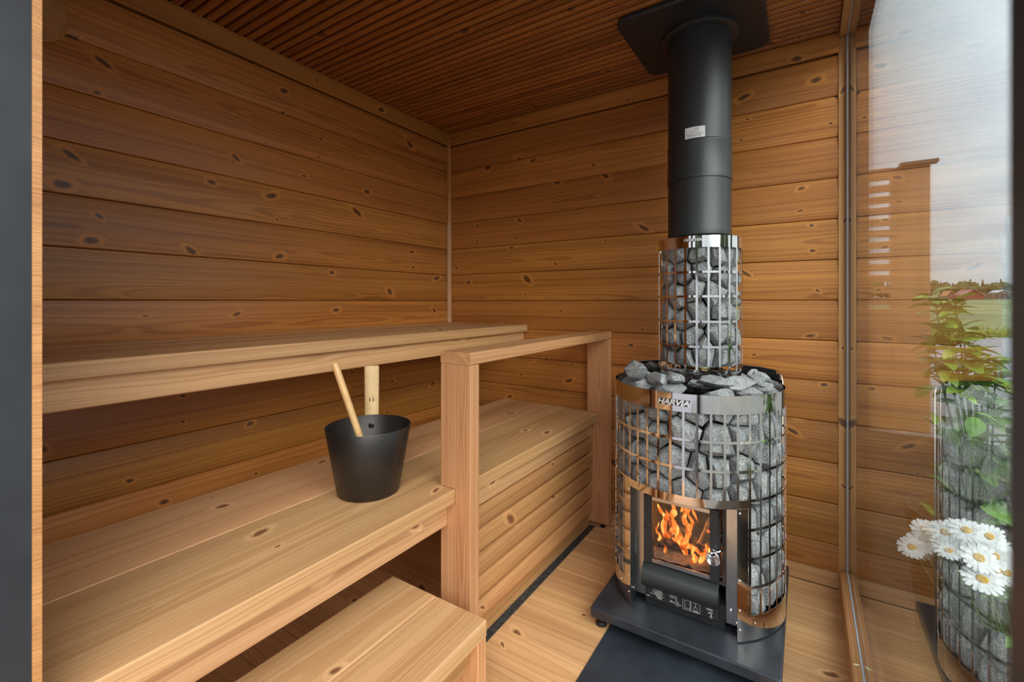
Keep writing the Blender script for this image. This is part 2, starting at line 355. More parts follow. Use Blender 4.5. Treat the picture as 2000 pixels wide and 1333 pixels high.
# top trims and the corner strip
t1 = board('trim_1', rect(0.072, 0.012, 0.002), YB - YF, (XL, YF, 1.920), (0, 1, 0), (0, 0, 1), W_WALL); struct(t1, 'pine trim board along the top of the left wall', 'trim')
t2 = board('trim_2', rect(0.072, 0.012, 0.002), 0.100 - XL - 0.014, (XL + 0.014, YB, 1.920), (1, 0, 0), (0, 0, 1), W_WALL); struct(t2, 'pine trim board along the top of the back wall', 'trim')
qr = [(0, 0), (0.019, 0), (0.019, 0.004), (0.0155, 0.011), (0.010, 0.016), (0.004, 0.019), (0, 0.019)]
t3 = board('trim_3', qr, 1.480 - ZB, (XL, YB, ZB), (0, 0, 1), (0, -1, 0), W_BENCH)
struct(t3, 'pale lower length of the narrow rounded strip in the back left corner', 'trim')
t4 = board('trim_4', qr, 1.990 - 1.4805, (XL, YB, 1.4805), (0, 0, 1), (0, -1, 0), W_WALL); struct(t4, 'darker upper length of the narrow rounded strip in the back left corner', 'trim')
# ceiling
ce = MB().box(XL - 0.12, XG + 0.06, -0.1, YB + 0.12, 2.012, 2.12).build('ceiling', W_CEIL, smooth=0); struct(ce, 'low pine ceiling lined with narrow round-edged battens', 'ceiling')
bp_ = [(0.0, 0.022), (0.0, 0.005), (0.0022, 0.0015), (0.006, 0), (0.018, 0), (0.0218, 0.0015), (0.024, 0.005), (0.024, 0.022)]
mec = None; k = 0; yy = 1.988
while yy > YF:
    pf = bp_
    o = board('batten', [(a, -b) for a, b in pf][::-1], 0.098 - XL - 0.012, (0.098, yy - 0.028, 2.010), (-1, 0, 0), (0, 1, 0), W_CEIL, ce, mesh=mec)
    # local z = x cross y = (-1,0,0)x(0,1,0) = (0,0,-1): profile hangs down
    if mec is None:
        bm = bmesh.new(); bm.from_mesh(o.data)
        for v in bm.verts: v.co.z = 0.022 + v.co.z      # 0.012 - b : deepest at flat face
        bmesh.ops.recalc_face_normals(bm, faces=bm.faces); bm.to_mesh(o.data); bm.free()
    mec = o.data; yy -= 0.0332
MB().box(XL - 0.02, 0.10, YF, YB, 2.0101, 2.0119).build('backing', W_CEIL, ce, smooth=0)
# floor
fl = MB().box(XL - 0.12, XG + 0.06, -0.05, YB + 0.12, -0.2, -0.022).build('floor', W_FLOOR, smooth=0); struct(fl, 'pale pine plank floor under the stove and benches', 'floor')
mef = None; yy = 1.957
fp = rect(0.1255, 0.0215, 0.0012)
o = board('plank', rect(0.042, 0.0215, 0.0012), XG - XL + 0.02, (XL - 0.02, 1.9575, -0.0215), (1, 0, 0), (0, 1, 0), W_FLOOR, fl)
while yy > 0.1:
    o = board('plank', fp, XG - XL + 0.02, (XL - 0.02, yy - 0.1268, -0.0215), (1, 0, 0), (0, 1, 0), W_FLOOR, fl, mesh=mef); mef = o.data; yy -= 0.127
# front wall with the door opening
XJ = -0.78
wf = MB().box(XL - 0.12, XJ - 0.05, 0.05, YF, -0.3, 2.1).box(XJ - 0.05, XG + 0.06, 0.05, YF, 2.0, 2.1).build('wall_front', W_WALL, smooth=0)
struct(wf, 'front wall round the open doorway', 'wall')
d1 = MB().box(XJ - 0.05, XJ, 0.045, 0.1462, -0.02, 2.0).build('door_1', FRAMEM, smooth=0); struct(d1, 'open doorway with anthracite metal frame seen at the left edge', 'door')
tag(MB().box(XJ - 0.05, XJ + 0.0, 0.1464, 0.1550, -0.0, 1.99).build('jamb_strip', W_TRIM, d1, smooth=0), 'pine strip along the metal jamb', None)
MB().box(0.0400, 0.13, 0.06, 0.1523, -0.02, 2.0).build('stile', BLACKM, d1, smooth=0)
MB().box(XJ, 0.04, 0.05, 0.1462, 1.96, 2.0).build('head', FRAMEM, d1, smooth=0)
MB().box(XJ, 0.04, 0.05, 0.1462, -0.05, -0.001).build('threshold', FRAMEM, d1, smooth=0)
# glass wall
w1 = thing('window_1', 'full-height glass wall on the right, mirroring the room and the stove', 'window', (XG, 1.1, 0), kind='structure')
WL = (XG, 1.1, 0)
def wpart(mb, name, mat, label=None):
    o = mb.build(name, mat, w1, smooth=30); o.location = (-XG, -1.1, 0)
    if label: o['label'] = label
    return o
wpart(MB().box(XG, XG + 0.006, 0.155, 1.999, 0.02, 1.995), 'pane', GLASS)
def wboard(name, poly, length, org, xd, yd, mat=W_TRIM): return board(name, poly, length, org, xd, yd, mat, w1, WL)
wboard('sill_batten', rect(0.0238, 0.076, 0.0015), 1.83, (XG - 0.0239, 1.9865, 0.0), (0, -1, 0), (1, 0, 0))
wboard('head_batten', rect(0.0238, 0.028, 0.0015), 1.83, (XG - 0.0239, 1.9865, 1.9715), (0, -1, 0), (1, 0, 0))
wboard('corner_batten', rect(0.0262, 0.013, 0.0015), 1.9995, (XG - 0.0263, 1.9995, 0.0), (0, 0, 1), (1, 0, 0))
for a, b in (((XG - 0.001, 1.9855, 0.076), (XG - 0.001, 1.9855, 1.9715)), ((XG - 0.001, 1.985, 0.0765), (XG - 0.001, 0.16, 0.0765)), ((XG - 0.001, 1.985, 1.971), (XG - 0.001, 0.16, 1.971))):
    wpart(MB().tube([a, b], 0.0022, 8), 'seal', SILI)
wpart(MB().box(XG + 0.0062, 0.182, 1.975, YB + 0.14, -0.3, 2.1), 'outer_post', FRAMEM)
wpart(MB().box(XG + 0.0062, 0.182, 0.05, 1.974, 1.962, 2.1), 'outer_head', FRAMEM)
wpart(MB().box(XG + 0.0062, 0.15, 0.155, 1.974, -0.1, 0.019), 'outer_sill', FRAMEM)
wpart(MB().box(XG, XG + 0.006, 0.155, 1.999, -0.02, 0.0195), 'setting_block', RUBBER)

# ================================================================== BENCHES
ub = thing('upper_bench', 'high pine sauna bench along the left wall, upper tier', 'bench', (-1.45, 1.1, 0.88))
UL = (-1.45, 1.1, 0.88)
XUB = XL + 0.004
uw = (XU1 - XUB) / 4
for i in range(4):
    board('plank', rect(uw - 0.0012, 0.0355, 0.0022), YB - 0.004 - YF - 0.002, (XUB + uw * (i + 1), YF + 0.002, ZU - 0.0355), (0, 1, 0), (-1, 0, 0), W_BENCH, ub, UL).matrix_local = frame(Vector((XUB + uw * i, YB - 0.004, ZU - 0.0355)) - Vector(UL), (0, -1, 0), (1, 0, 0))
board('fascia', rect(0.062, 0.028, 0.0022), YB - 0.006 - YF, (XU1 - 0.022 - 0.028, YF + 0.002, 0.8165), (0, 1, 0), (0, 0, 1), W_BENCH, ub, UL)
for yb_ in (0.4, 1.1, 1.85):
    board('bearer', rect(0.055, 0.04, 0.002), XU1 - 0.055 - XUB, (XUB, yb_, 0.822), (1, 0, 0), (0, 0, 1), W_BENCH, ub, UL)
bolt = MB().lathe([(0, 0.0022), (0.0035, 0.0022), (0.0052, 0.0012), (0.0058, 0)], 16, -1.27, 1.42).build('screw', plain('blue_steel', (0.05, 0.1, 0.25), 0.25, 0.9), ub); bolt.location = (1.45, -1.1, ZU - 0.88 + 0.0)
bolt['label'] = 'small dark blue screw head'

lb = thing('lower_bench', 'wide lower pine sauna bench with slatted front under the handrail', 'bench', (-1.07, 1.1, 0.48)); BL = (-1.07, 1.1, 0.48)
PY0, PY1 = 0.952, 0.992                       # front post
QY0, QY1 = 1.957, 1.997                       # rear post
ym = -1.075
y0b, y1b = YF + 0.002, YB - 0.002
board('plank', rect(ym - XB0 - 0.0006, 0.039, 0.002), y1b - y0b, (XB0, y1b, ZB - 0.039), (0, -1, 0), (1, 0, 0), W_BENCH, lb, BL)
board('plank', rect(XB1 - ym - 0.0006, 0.039, 0.002), y1b - y0b, (ym + 0.0006, y1b, ZB - 0.039), (0, -1, 0), (1, 0, 0), W_BENCH, lb, BL)   # lies in the posts' notches
XF = -0.8255
for (a, b) in ((y0b, PY0 - 0.001), (PY1 + 0.001, QY0 - 0.001)):
    board('fascia', rect(0.0645, 0.026, 0.002), b - a, (XF - 0.026, a, 0.4170), (0, 1, 0), (0, 0, 1), W_BENCH, lb, BL)
for yb_ in (0.45, 1.2, 1.7):
    board('bearer', rect(0.06, 0.04, 0.002), XF - 0.03 - XB0, (XB0, yb_, 0.42), (1, 0, 0), (0, 0, 1), W_BENCH, lb, BL)
board('rear_rail', rect(0.06, 0.03, 0.002), y1b - y0b, (XB0, y0b, 0.42), (0, 1, 0), (0, 0, 1), W_BENCH, lb, BL)
# front slats: profile leans out at the top, undercut at the bottom
sprof = [(0.0, -0.018), (0.0, -0.0060), (0.0015, -0.0030), (0.006, 0.0005), (0.018, 0.0022), (0.046, 0.0022), (0.060, 0.0005), (0.0630, -0.0030), (0.0642, -0.0060), (0.0642, -0.018)]
for i in range(5):
    zt = 0.4150 - 0.0718 * i
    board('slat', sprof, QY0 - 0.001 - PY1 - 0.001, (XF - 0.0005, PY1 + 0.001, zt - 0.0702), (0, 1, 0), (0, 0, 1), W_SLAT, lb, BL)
board('sill', rect(0.05, 0.045, 0.004), QY1 - 0.3 , (XF - 0.062, 0.31, 0.0), (0, 1, 0), (0, 0, 1), W_SLAT, lb, BL)

# handrail frame with two posts
hr = thing('handrail', 'pine handrail on two flat posts in front of the lower bench', 'railing', (-0.8, 1.45, 0)); HL = (-0.8, 1.45, 0)
X0p, X1p = -0.850, -0.746
def post(y0, zbot):
    pol = [(zbot, X0p), (zbot, X1p), (0.8600, X1p), (0.8600, X0p), (ZB + 0.0004, X0p), (ZB + 0.0004, XB1 + 0.0005), (ZB - 0.0395, XB1 + 0.0005), (ZB - 0.0395, X0p)]
    b = MB(); b.prism(pol, 0, 0.04, lambda u, v, w: (u, v - X0p, w)); o = b.build('post', W_POST, hr, smooth=0)
    # local x up, y = +X, z = x cross y = (0,0,1)x(1,0,0) = (0,1,0)
    o.matrix_local = frame(Vector((X0p, y0, 0)) - Vector(HL), (0, 0, 1), (1, 0, 0))
    md = o.modifiers.new('b', 'BEVEL'); md.width = 0.0022; md.segments = 2; md.limit_method = 'ANGLE'
    return o
post(PY0, 0.018); post(QY0, 0.0205)
rl = board('rail', rect(0.104, 0.0335, 0.003), QY1 - PY0 + 0.0, (X0p, QY1, 0.8606), (0, -1, 0), (1, 0, 0), W_POST, hr, HL)
for yc in (PY0 + 0.02, QY0 + 0.018):
    for xc in ((-0.78,) if yc > 1.5 else (-0.78, -0.82)):
        o = MB().lathe([(0, 0.007), (0.0095, 0.007), (0.0115, 0.0035), (0.0115, 0)], 18, xc, yc).lathe([(0.003, 0.006), (0.003, 0.022)], 10, xc, yc).build('foot', RUBBER, hr)
        o.location = (-HL[0], -HL[1], 0)
strip = tag(MB().box(-0.838, -0.8105, 0.30, 1.956, 0.0003, 0.003).build('sealing_strip', MEMB, smooth=0), 'thin black bitumen strip on the floor below the bench slats', 'strip')

# step stool
st = thing('step_stool', 'low pine step in the foreground before the lower bench', 'stool', (-0.81, 0.55, 0)); TL = (-0.81, 0.55, 0)
SX0, SX1, SYB, SZ = -0.974, -0.648, 0.891, 0.26
for i in range(2):
    board('plank', rect(0.1625, 0.0395, 0.002), SYB - 0.19, (SX0 + i * 0.1628, SYB, SZ - 0.0395), (0, -1, 0), (1, 0, 0), W_BENCH, st, TL)
def leg(x0, x1, y0, y1):
    board('leg', rect(y1 - y0, x1 - x0, 0.002), SZ - 0.0405, (x0, y0, 0.0002), (0, 0, 1), (0, 1, 0), W_POST, st, TL).matrix_local = frame(Vector((x0, y1, 0.0002)) - Vector(TL), (0, 0, 1), (0, -1, 0))
for ya in (SYB - 0.034, 0.24):
    for xa in (SX0 + 0.001, SX1 - 0.076):
        leg(xa, xa + 0.075, ya, ya + 0.034)
for xa in (SX0 + 0.02, SX1 - 0.05):
    board('apron', rect(0.06, 0.026, 0.002), SYB - 0.036 - 0.275, (xa, 0.2745, SZ - 0.101), (0, 1, 0), (0, 0, 1), W_SLAT, st, TL)

# ================================================================== BUCKET AND LADLE
bx, by = -0.99, 0.8215
bk = thing('bucket', 'black metal water bucket on the lower bench', 'bucket', (bx, by, ZB))
hh = 0.178; r0, r1 = 0.081, 0.111
prof = [(0, 0.001), (r0 - 0.005, 0.0005), (r0, 0.004), (r1, hh - 0.001), (r1 - 0.0006, hh), (r1 - 0.0024, hh - 0.0006), (r0 - 0.002, 0.008), (r0 - 0.006, 0.005), (0, 0.005)]
MB().lathe(prof, 72).build('body', BUCK, bk, 50)
ha = atan2(by - 0, bx - 0) - 0.07      # away from the camera
hx, hy = cos(ha), sin(ha)
def handle():
    b = MB(); n = 20; rings = [(0.085, 0.95), (0.20, 1.0), (0.316, 1.03), (0.3205, 0.98)]
    px_, py_ = -hy, hx; vs = []
    for z, s in rings:
        rr = r0 + (r1 - r0) * min(z, hh) / hh + 0.0135 + (max(0, z - hh) * -0.03)
        for i in range(n):
            a = 2 * pi * i / n; u = 0.0205 * s * cos(a); v = 0.0115 * s * sin(a)
            vs.append((hx * (rr + v) + px_ * u, hy * (rr + v) + py_ * u, z))
    fs = [(q * n + i, q * n + (i + 1) % n, (q + 1) * n + (i + 1) % n, (q + 1) * n + i) for q in range(3) for i in range(n)]
    fs += [tuple(range(n))[::-1], tuple(3 * n + i for i in range(n))]
    return b.add(vs, fs)
hd = handle().build('handle', BAMBOO2, bk); hd['label'] = 'pale upright bamboo grip'
rr_ = r0 + (r1 - r0) * 0.2 / hh
for s_ in (-0.0048, 0.0048):
    zc_ = 0.222; rad = r0 + (r1 - r0) + 0.0135 - 0.0115 - (zc_ - hh) * 0.03
    cxm, cym = hx * rad - hy * s_, hy * rad + hx * s_
    b = MB(); a_, c_ = Vector((hx, hy, 0)), Vector((-hy, hx, 0))
    vs = [Vector((cxm, cym, zc_)) + a_ * i + c_ * j * 0.0011 + Vector((0, 0, k_ * 0.006)) for k_ in (-1, 1) for j in (-1, 1) for i in (-0.0012, 0.002)]
    b.add(vs, [(0, 2, 3, 1), (4, 5, 7, 6), (0, 1, 5, 4), (2, 6, 7, 3), (0, 4, 6, 2), (1, 3, 7, 5)]); b.build('mark', BURN, hd, smooth=0)
rz = 0.148; rrv = r0 + (r1 - r0) * rz / hh - 0.0022
b = MB(); prof = [(0.0085, 0), (0.0085, 0.0015), (0.006, 0.0028), (0.0045, 0.0012), (0, 0.0012)]
b.lathe(prof, 20); m_ = frame((hx * rrv, hy * rrv, rz), (-hy, hx, 0), (0, 0, 1))
if m_.col[2].xyz.dot(Vector((hx, hy, 0))) > 0: m_ = frame((hx * rrv, hy * rrv, rz), (hy, -hx, 0), (0, 0, 1))
b.v = [tuple(m_ @ Vector(v)) for v in b.v]; b.build('rivet', BUCK, bk)
# ladle
ld = thing('ladle', 'bamboo-handled ladle leaning in the black bucket', 'ladle', (bx, by, ZB + 0.01))
cr = Vector((cos(radians(32.84)), sin(radians(32.84)), 0)); ca = Vector((-sin(radians(32.84)), cos(radians(32.84)), 0))
top = cr * -0.084 + ca * -0.02 + Vector((0, 0, 0.335)); low = cr * 0.022 + ca * -0.035 + Vector((0, 0, 0.045))
dv = (top - low)
pts = [low + dv * t for t in (0, .12, .2, .5, .8, .96, 1.0)]
MB().tube(pts, [0.0085, 0.0088, 0.009, 0.0092, 0.0094, 0.0094, 0.0086], 18).build('handle', BAMBOO, ld)
b = MB().lathe([(0, 0.001), (0.022, 0.002), (0.031, 0.012), (0.035, 0.03), (0.034, 0.03), (0.030, 0.013), (0.021, 0.004), (0, 0.003)], 24)
b.v = [(v[0] + cr.x * 0.03 - 0.002, v[1] + cr.y * 0.03 + 0.0, v[2] + 0.002) for v in b.v]; b.build('bowl', BLACKM, ld)

# ================================================================== STOVE
sv = thing('wood_stove', 'round wood-burning sauna stove with polished steel stone cage', 'stove', (SX, SY, 0.063))
ZP = 0.063
def sp_(mb, name, mat, smooth=35, label=None, parent=None):
    o = mb.build(name, mat, parent or sv, smooth)
    if (parent or sv) is sv: o.location = (-SX, -SY, -ZP)
    if label: o['label'] = label
    return o
bar_h = 0.0040; FR = -pi / 2
zr = [H - d for d in (0.320, 0.400, 0.483, 0.566, 0.649, 0.732, 0.814, 0.897)]   # ring heights
ztop = H - 0.267
AO = math.asin(0.1545 / SR)               # half opening
AP = AO + radians(7)                      # solid panel beside the opening
sp_(MB().arcpatch(SX, SY, SR, 0, 2 * pi, zr[0], ztop, n=96), 'top_band', STEEL)
c = MB()
nb = 45; step = 2 * pi / nb; hw = 0.0034 / SR
for i in range(nb):
    a = FR + step * (i + 0.5); da = abs((a - FR + pi) % (2 * pi) - pi)
    zlo = zr[7] if da > AP else zr[3]
    c.arcpatch(SX, SY, SR, a - hw, a + hw, zlo, zr[0], n=1)
for k_ in range(1, 8):
    if k_ <= 2: c.arcpatch(SX, SY, SR, 0, 2 * pi, zr[k_] - bar_h, zr[k_] + bar_h, n=96)
    elif k_ > 2: c.arcpatch(SX, SY, SR, FR + AP - 0.01, FR + 2 * pi - AP + 0.01, zr[k_] - bar_h, zr[k_] + bar_h, n=76)
sp_(c, 'stone_cage', STEEL, label='punched steel grid round the stones')
sp_(MB().arcpatch(SX, SY, SR, FR - AP, FR + AP, zr[3] - 0.022, zr[3] + 0.002, n=24), 'door_arch', STEEL)
for s_ in (-1, 1):
    a0, a1 = sorted((FR + s_ * AO, FR + s_ * AP))
    sp_(MB().arcpatch(SX, SY, SR, a0, a1, ZP + 0.004, zr[3] - 0.021, n=3), 'side_panel', STEEL)
sp_(MB().arcpatch(SX, SY, SR, FR + AP, FR + 2 * pi - AP, ZP + 0.004, zr[7] - 0.003, n=76), 'skirt', STEEL)
# rivets on the panels
for s_ in (-1, 1):
    a = FR + s_ * (AO + radians(1.6))
    for z in (0.10, 0.155, 0.24, 0.43):
        p = Vector((SX + cos(a) * (SR + 0.0006), SY + sin(a) * (SR + 0.0006), z)); n_ = Vector((cos(a), sin(a), 0))
        sp_(MB().tube([p, p + n_ * 0.0012, p + n_ * 0.0022], [0.0028, 0.0026, 0.001], 8), 'rivet', CHROME)
    a = FR + s_ * (AP + radians(5)); p = Vector((SX + cos(a) * (SR + 0.0006), SY + sin(a) * (SR + 0.0006), 0.115)); n_ = Vector((cos(a), sin(a), 0))
    sp_(MB().tube([p, p + n_ * 0.0012, p + n_ * 0.0022], [0.0028, 0.0026, 0.001], 8), 'rivet', CHROME)
# rear heat shield
sp_(MB().arcpatch(SX, SY, SR + 0.011, radians(24), radians(156), ZP + 0.002, 0.800 - 0.03, n=40).arcpatch(SX, SY, SR + 0.011, radians(28), radians(152), 0.77, 0.786, n=40).arcpatch(SX, SY, SR + 0.011, radians(33), radians(147), 0.786, 0.796, n=40), 'heat_shield', BLACKM, label='black curved heat shield at the back')
for s_ in (0, 1):
    pts = []
    for (ad, z) in ((24, ZP + 0.003), (24, 0.765), (25.5, 0.780), (29, 0.791), (34, 0.7965), (50, 0.7965), (90, 0.7965)):
        a = radians(ad if s_ == 0 else 180 - ad); pts.append((SX + cos(a) * (SR + 0.0112), SY + sin(a) * (SR + 0.0112), z))
    sp_(MB().tube(pts, 0.0016, 6), 'shield_edge', STEEL2)
# opening: inner side plates, back plate, firebox
xl, xr = SX - 0.1545, SX + 0.1545; yo = SY - sqrt(SR ** 2 - 0.1545 ** 2); yi = 1.475
for x0, x1 in ((xl, xl + 0.0012), (xr - 0.0012, xr)):
    sp_(MB().box(x0, x1, yo + 0.0005, 1.53, ZP + 0.002, zr[3] - 0.01), 'inner_side', BLACKM, 0)
sp_(MB().box(xl + 0.0014, SX - 0.118, yi + 0.002, yi + 0.005, ZP + 0.016, zr[3] - 0.012).box(SX + 0.118, xr - 0.0014, yi + 0.002, yi + 0.005, ZP + 0.016, zr[3] - 0.012).box(SX - 0.118, SX + 0.118, yi + 0.002, yi + 0.005, 0.422, zr[3] - 0.012), 'face_frame', STEEL2, 0, 'bright steel plate beside the fire door')
sp_(MB().box(SX - 0.117, SX + 0.117, yi - 0.012, 1.53, ZP + 0.002, 0.135), 'ash_drawer', BLACKM, 0)
# firebox: hollow
fx0, fx1, fz0, fz1, fy0, fy1 = SX - 0.110, SX + 0.110, 0.20, 0.425, 1.462, 1.79
fb = MB().box(fx0 - .008, fx0, fy0 + .005, fy1, fz0 - .01, fz1 + .01).box(fx1, fx1 + .008, fy0 + .005, fy1, fz0 - .01, fz1 + .01)
fb.box(fx0, fx1, fy0 + .005, fy1, fz1, fz1 + .008).box(fx0, fx1, fy0 + .005, fy1, fz0 - .008, fz0).box(fx0, fx1, fy1, fy1 + .01, fz0 - .01, fz1 + .01)
sp_(fb, 'firebox', BRICKM, 0)
# core behind the stones
cp = MB().lathe([(0.0, 0.455), (0.155, 0.455), (0.155, 0.66), (0.10, 0.70), (0.0, 0.70)], 40, SX, SY + 0.02)
cp.lathe([(0.150, ZP + 0.01), (0.150, 0.453)], 40, SX, SY + 0.025, radians(-35), radians(215)); sp_(cp, 'body', BLACKM)
# door
yd = 1.440
dr = thing('door', None, None, (0, 0, 0)); dr.parent = sv; dr.location = (-SX, -SY, -ZP)
dx0, dx1, dz0, dz1 = -0.4320, -0.2140, 0.208, 0.420; gx0, gx1 = -0.4065, -0.2373
def dpart(mb, name, mat, sm=30, label=None):
    o = mb.build(name, mat, dr, sm)
    if label: o['label'] = label
    return o
dpart(MB().box(dx0, gx0, yd, yd + 0.022, dz0, dz1).box(gx1, dx1, yd, yd + 0.022, dz0, dz1).box(gx0, gx1, yd + 0.004, yd + 0.022, dz1 - 0.008, dz1).box(gx0, gx1, yd + 0.004, yd + 0.022, dz0, dz0 + 0.006), 'door_frame', BLACKM, 0)
dpart(MB().box(gx0 + 0.0005, gx1 - 0.0005, yd + 0.001, yd + 0.004, dz1 - 0.014, dz1 - 0.003), 'steel_strip', STEEL2, 0)
dpart(MB().box(gx0 + 0.0005, gx1 - 0.0005, yd + 0.001, yd + 0.004, dz0 + 0.003, dz0 + 0.015), 'steel_strip', STEEL2, 0)
dpart(MB().box(gx0, gx1, yd + 0.008, yd + 0.012, dz0 + 0.006, dz1 - 0.008), 'door_glass', DGLASS, 0)
# coil handle and latch
pts = []
for i in range(150):
    t = i / 149; a = t * 2 * pi * 8; r = 0.010 + 0.0085 * t
    pts.append((-0.2305 + 0.008 * t + r * cos(a), yd - 0.006 - 0.032 * t, 0.2985 + r * sin(a) - 0.004 * t))
dpart(MB().tube(pts, 0.0014, 6), 'coil_handle', CHROME, 60, 'chrome wire coil handle')
dpart(MB().tube([(-0.2305, yd + 0.002, 0.2985), (-0.2305, yd - 0.010, 0.2985)], 0.005, 10).tube([(-0.2305, yd - 0.004, 0.2985), (-0.212, yd - 0.004, 0.303), (-0.206, yd + 0.008, 0.305)], 0.0035, 8), 'latch', CHROME, 60)
for z in (0.318, 0.345):
    dpart(MB().tube([(-0.210, yd + 0.012, z), (-0.202, yd + 0.010, z)], 0.004, 10), 'hinge_pin', BLACKM, 60)
dpart(MB().box(-0.2135, -0.210, yd + 0.004, yd + 0.02, 0.22, 0.40), 'catch', BLACKM, 0)
# curved ash cover under the door
cv = [(1.462, 0.207), (1.440, 0.203), (1.422, 0.190), (1.414, 0.170), (1.418, 0.150), (1.430, 0.137), (1.432, 0.139), (1.4205, 0.152), (1.4168, 0.170), (1.4245, 0.188), (1.441, 0.2005), (1.462, 0.2045)]
b = MB(); b.prism(cv, dx0 - 0.002, dx1 + 0.002, lambda u, v, w: (w, u, v)); sp_(b, 'ash_cover', BLACKP, 50, 'curved black cover below the glass door')
# printed plate
pl = sp_(MB().box(SX - 0.109, SX + 0.103, 1.4362, 1.4615, 0.101, 0.1375).box(SX - 0.109, SX + 0.103, 1.4400, 1.4615, 0.1375, 0.175), 'print_plate', BLACKM, 0, 'black plate with white printed instructions')
pr = MB(); yy = 1.4357
def ln_(x0, x1, z0, z1): pr.box(x0, x1, yy, yy + 0.0004, z0, z1)
X_ = SX - 0.109
for i in range(9):
    w = [0.022, 0.027, 0.018, 0.03, 0.024, 0.036, 0.02, 0.017, 0.014][i]
    x = X_ + 0.052 - w
    while x < X_ + 0.052:
        q = random.uniform(0.002, 0.005); ln_(x, min(x + q, X_ + 0.052), 0.1335 - i * 0.0034, 0.1347 - i * 0.0034); x += q + 0.0008
for z in (0.134, 0.124, 0.114): ln_(X_ + 0.0545, X_ + 0.057, z, z + 0.0012)
ln_(X_ + 0.004, X_ + 0.014, 0.1055, 0.1070)
for i, (a, w) in enumerate(((0.084, 0.008), (0.076, 0.014), (0.075, 0.016))): ln_(X_ + a, X_ + a + w, 0.134 - i * 0.005, 0.1352 - i * 0.005)
def fr_(x0, x1, z0, z1, t=0.0006):
    ln_(x0, x1, z0, z0 + t); ln_(x0, x1, z1 - t, z1); ln_(x0, x0 + t, z0, z1); ln_(x1 - t, x1, z0, z1)
fr_(X_ + 0.0925, X_ + 0.0955, 0.121, 0.136); fr_(X_ + 0.091, X_ + 0.099, 0.107, 0.118); fr_(X_ + 0.094, X_ + 0.102, 0.104, 0.114)
fr_(X_ + 0.113, X_ + 0.162, 0.1025, 0.1365); fr_(X_ + 0.119, X_ + 0.134, 0.107, 0.131); fr_(X_ + 0.145, X_ + 0.155, 0.108, 0.118)
ln_(X_ + 0.136, X_ + 0.137, 0.104, 0.134); ln_(X_ + 0.149, X_ + 0.1498, 0.118, 0.131); ln_(X_ + 0.142, X_ + 0.159, 0.105, 0.1062); ln_(X_ + 0.142, X_ + 0.158, 0.130, 0.1308)
ln_(X_ + 0.076, X_ + 0.089, 0.1095, 0.1110); ln_(X_ + 0.0755, X_ + 0.084, 0.1125, 0.1138); ln_(X_ + 0.1035, X_ + 0.109, 0.108, 0.1092)
for z in (0.118, 0.1155): ln_(X_ + 0.180, X_ + 0.197, z + 0.009, z + 0.0102)
ln_(X_ + 0.186, X_ + 0.197, 0.118, 0.1195); ln_(X_ + 0.184, X_ + 0.190, 0.1145, 0.116); ln_(X_ + 0.192, X_ + 0.194, 0.106, 0.116); fr_(X_ + 0.189, X_ + 0.196, 0.1025, 0.108)
pr.build('printed_marks', WHITEP, pl, 0)
# bolts of the face frame
for x in (SX - 0.131, SX + 0.131):
    sp_(MB().tube([(x, yi + 0.002, 0.118), (x, yi - 0.004, 0.118)], 0.0042, 6), 'bolt', CHROME)
for s_, x in ((1, xl + 0.0014), (-1, xr - 0.0014)):
    sp_(MB().tube([(x, 1.452, 0.105), (x + s_ * 0.004, 1.452, 0.105)], 0.0045, 8), 'bolt', CHROME); sp_(MB().tube([(x, 1.455, 0.43), (x + s_ * 0.003, 1.455, 0.43)], 0.004, 8), 'bolt', CHROME)
# upper cage
UR = 0.137
zu = [H - d for d in (-0.1785, -0.098, -0.018, 0.0645, 0.147, 0.2265)]; zut = H + 0.217
uc = MB(); n2 = 24; s2 = 2 * pi / n2; hw2 = 0.0034 / UR
for i in range(n2):
    a = FR + s2 * (i + 0.5); uc.arcpatch(PX, PY, UR, a - hw2, a + hw2, zu[5], zu[0], n=1)
for k_ in range(1, 6): uc.arcpatch(PX, PY, UR, 0, 2 * pi, zu[k_] - 0.0036, zu[k_] + 0.0036, n=64)
sp_(uc, 'upper_cage', STEEL, label='narrow steel grid round the flue stones')
sp_(MB().arcpatch(PX, PY, UR, 0, 2 * pi, zu[0], zut, n=64), 'upper_band', STEEL)
sp_(MB().lathe([(0.134, zu[5] - 0.0032), (0.075, zu[5] - 0.0032), (0.062, zu[5] - 0.045), (0.0, zu[5] - 0.045), (0.0, zu[5] - 0.05), (0.068, zu[5] - 0.05), (0.115, 0.745), (0.134, 0.778)], 48, PX, PY, close=True), 'flue_cone', STEEL)
sp_(MB().lathe([(0.058, 0.77), (0.058, H + 0.36)], 36, PX, PY), 'inner_flue', plain('brassy_steel', (0.55, 0.42, 0.22), 0.22, 1.0), label='brass-tinted inner flue pipe')

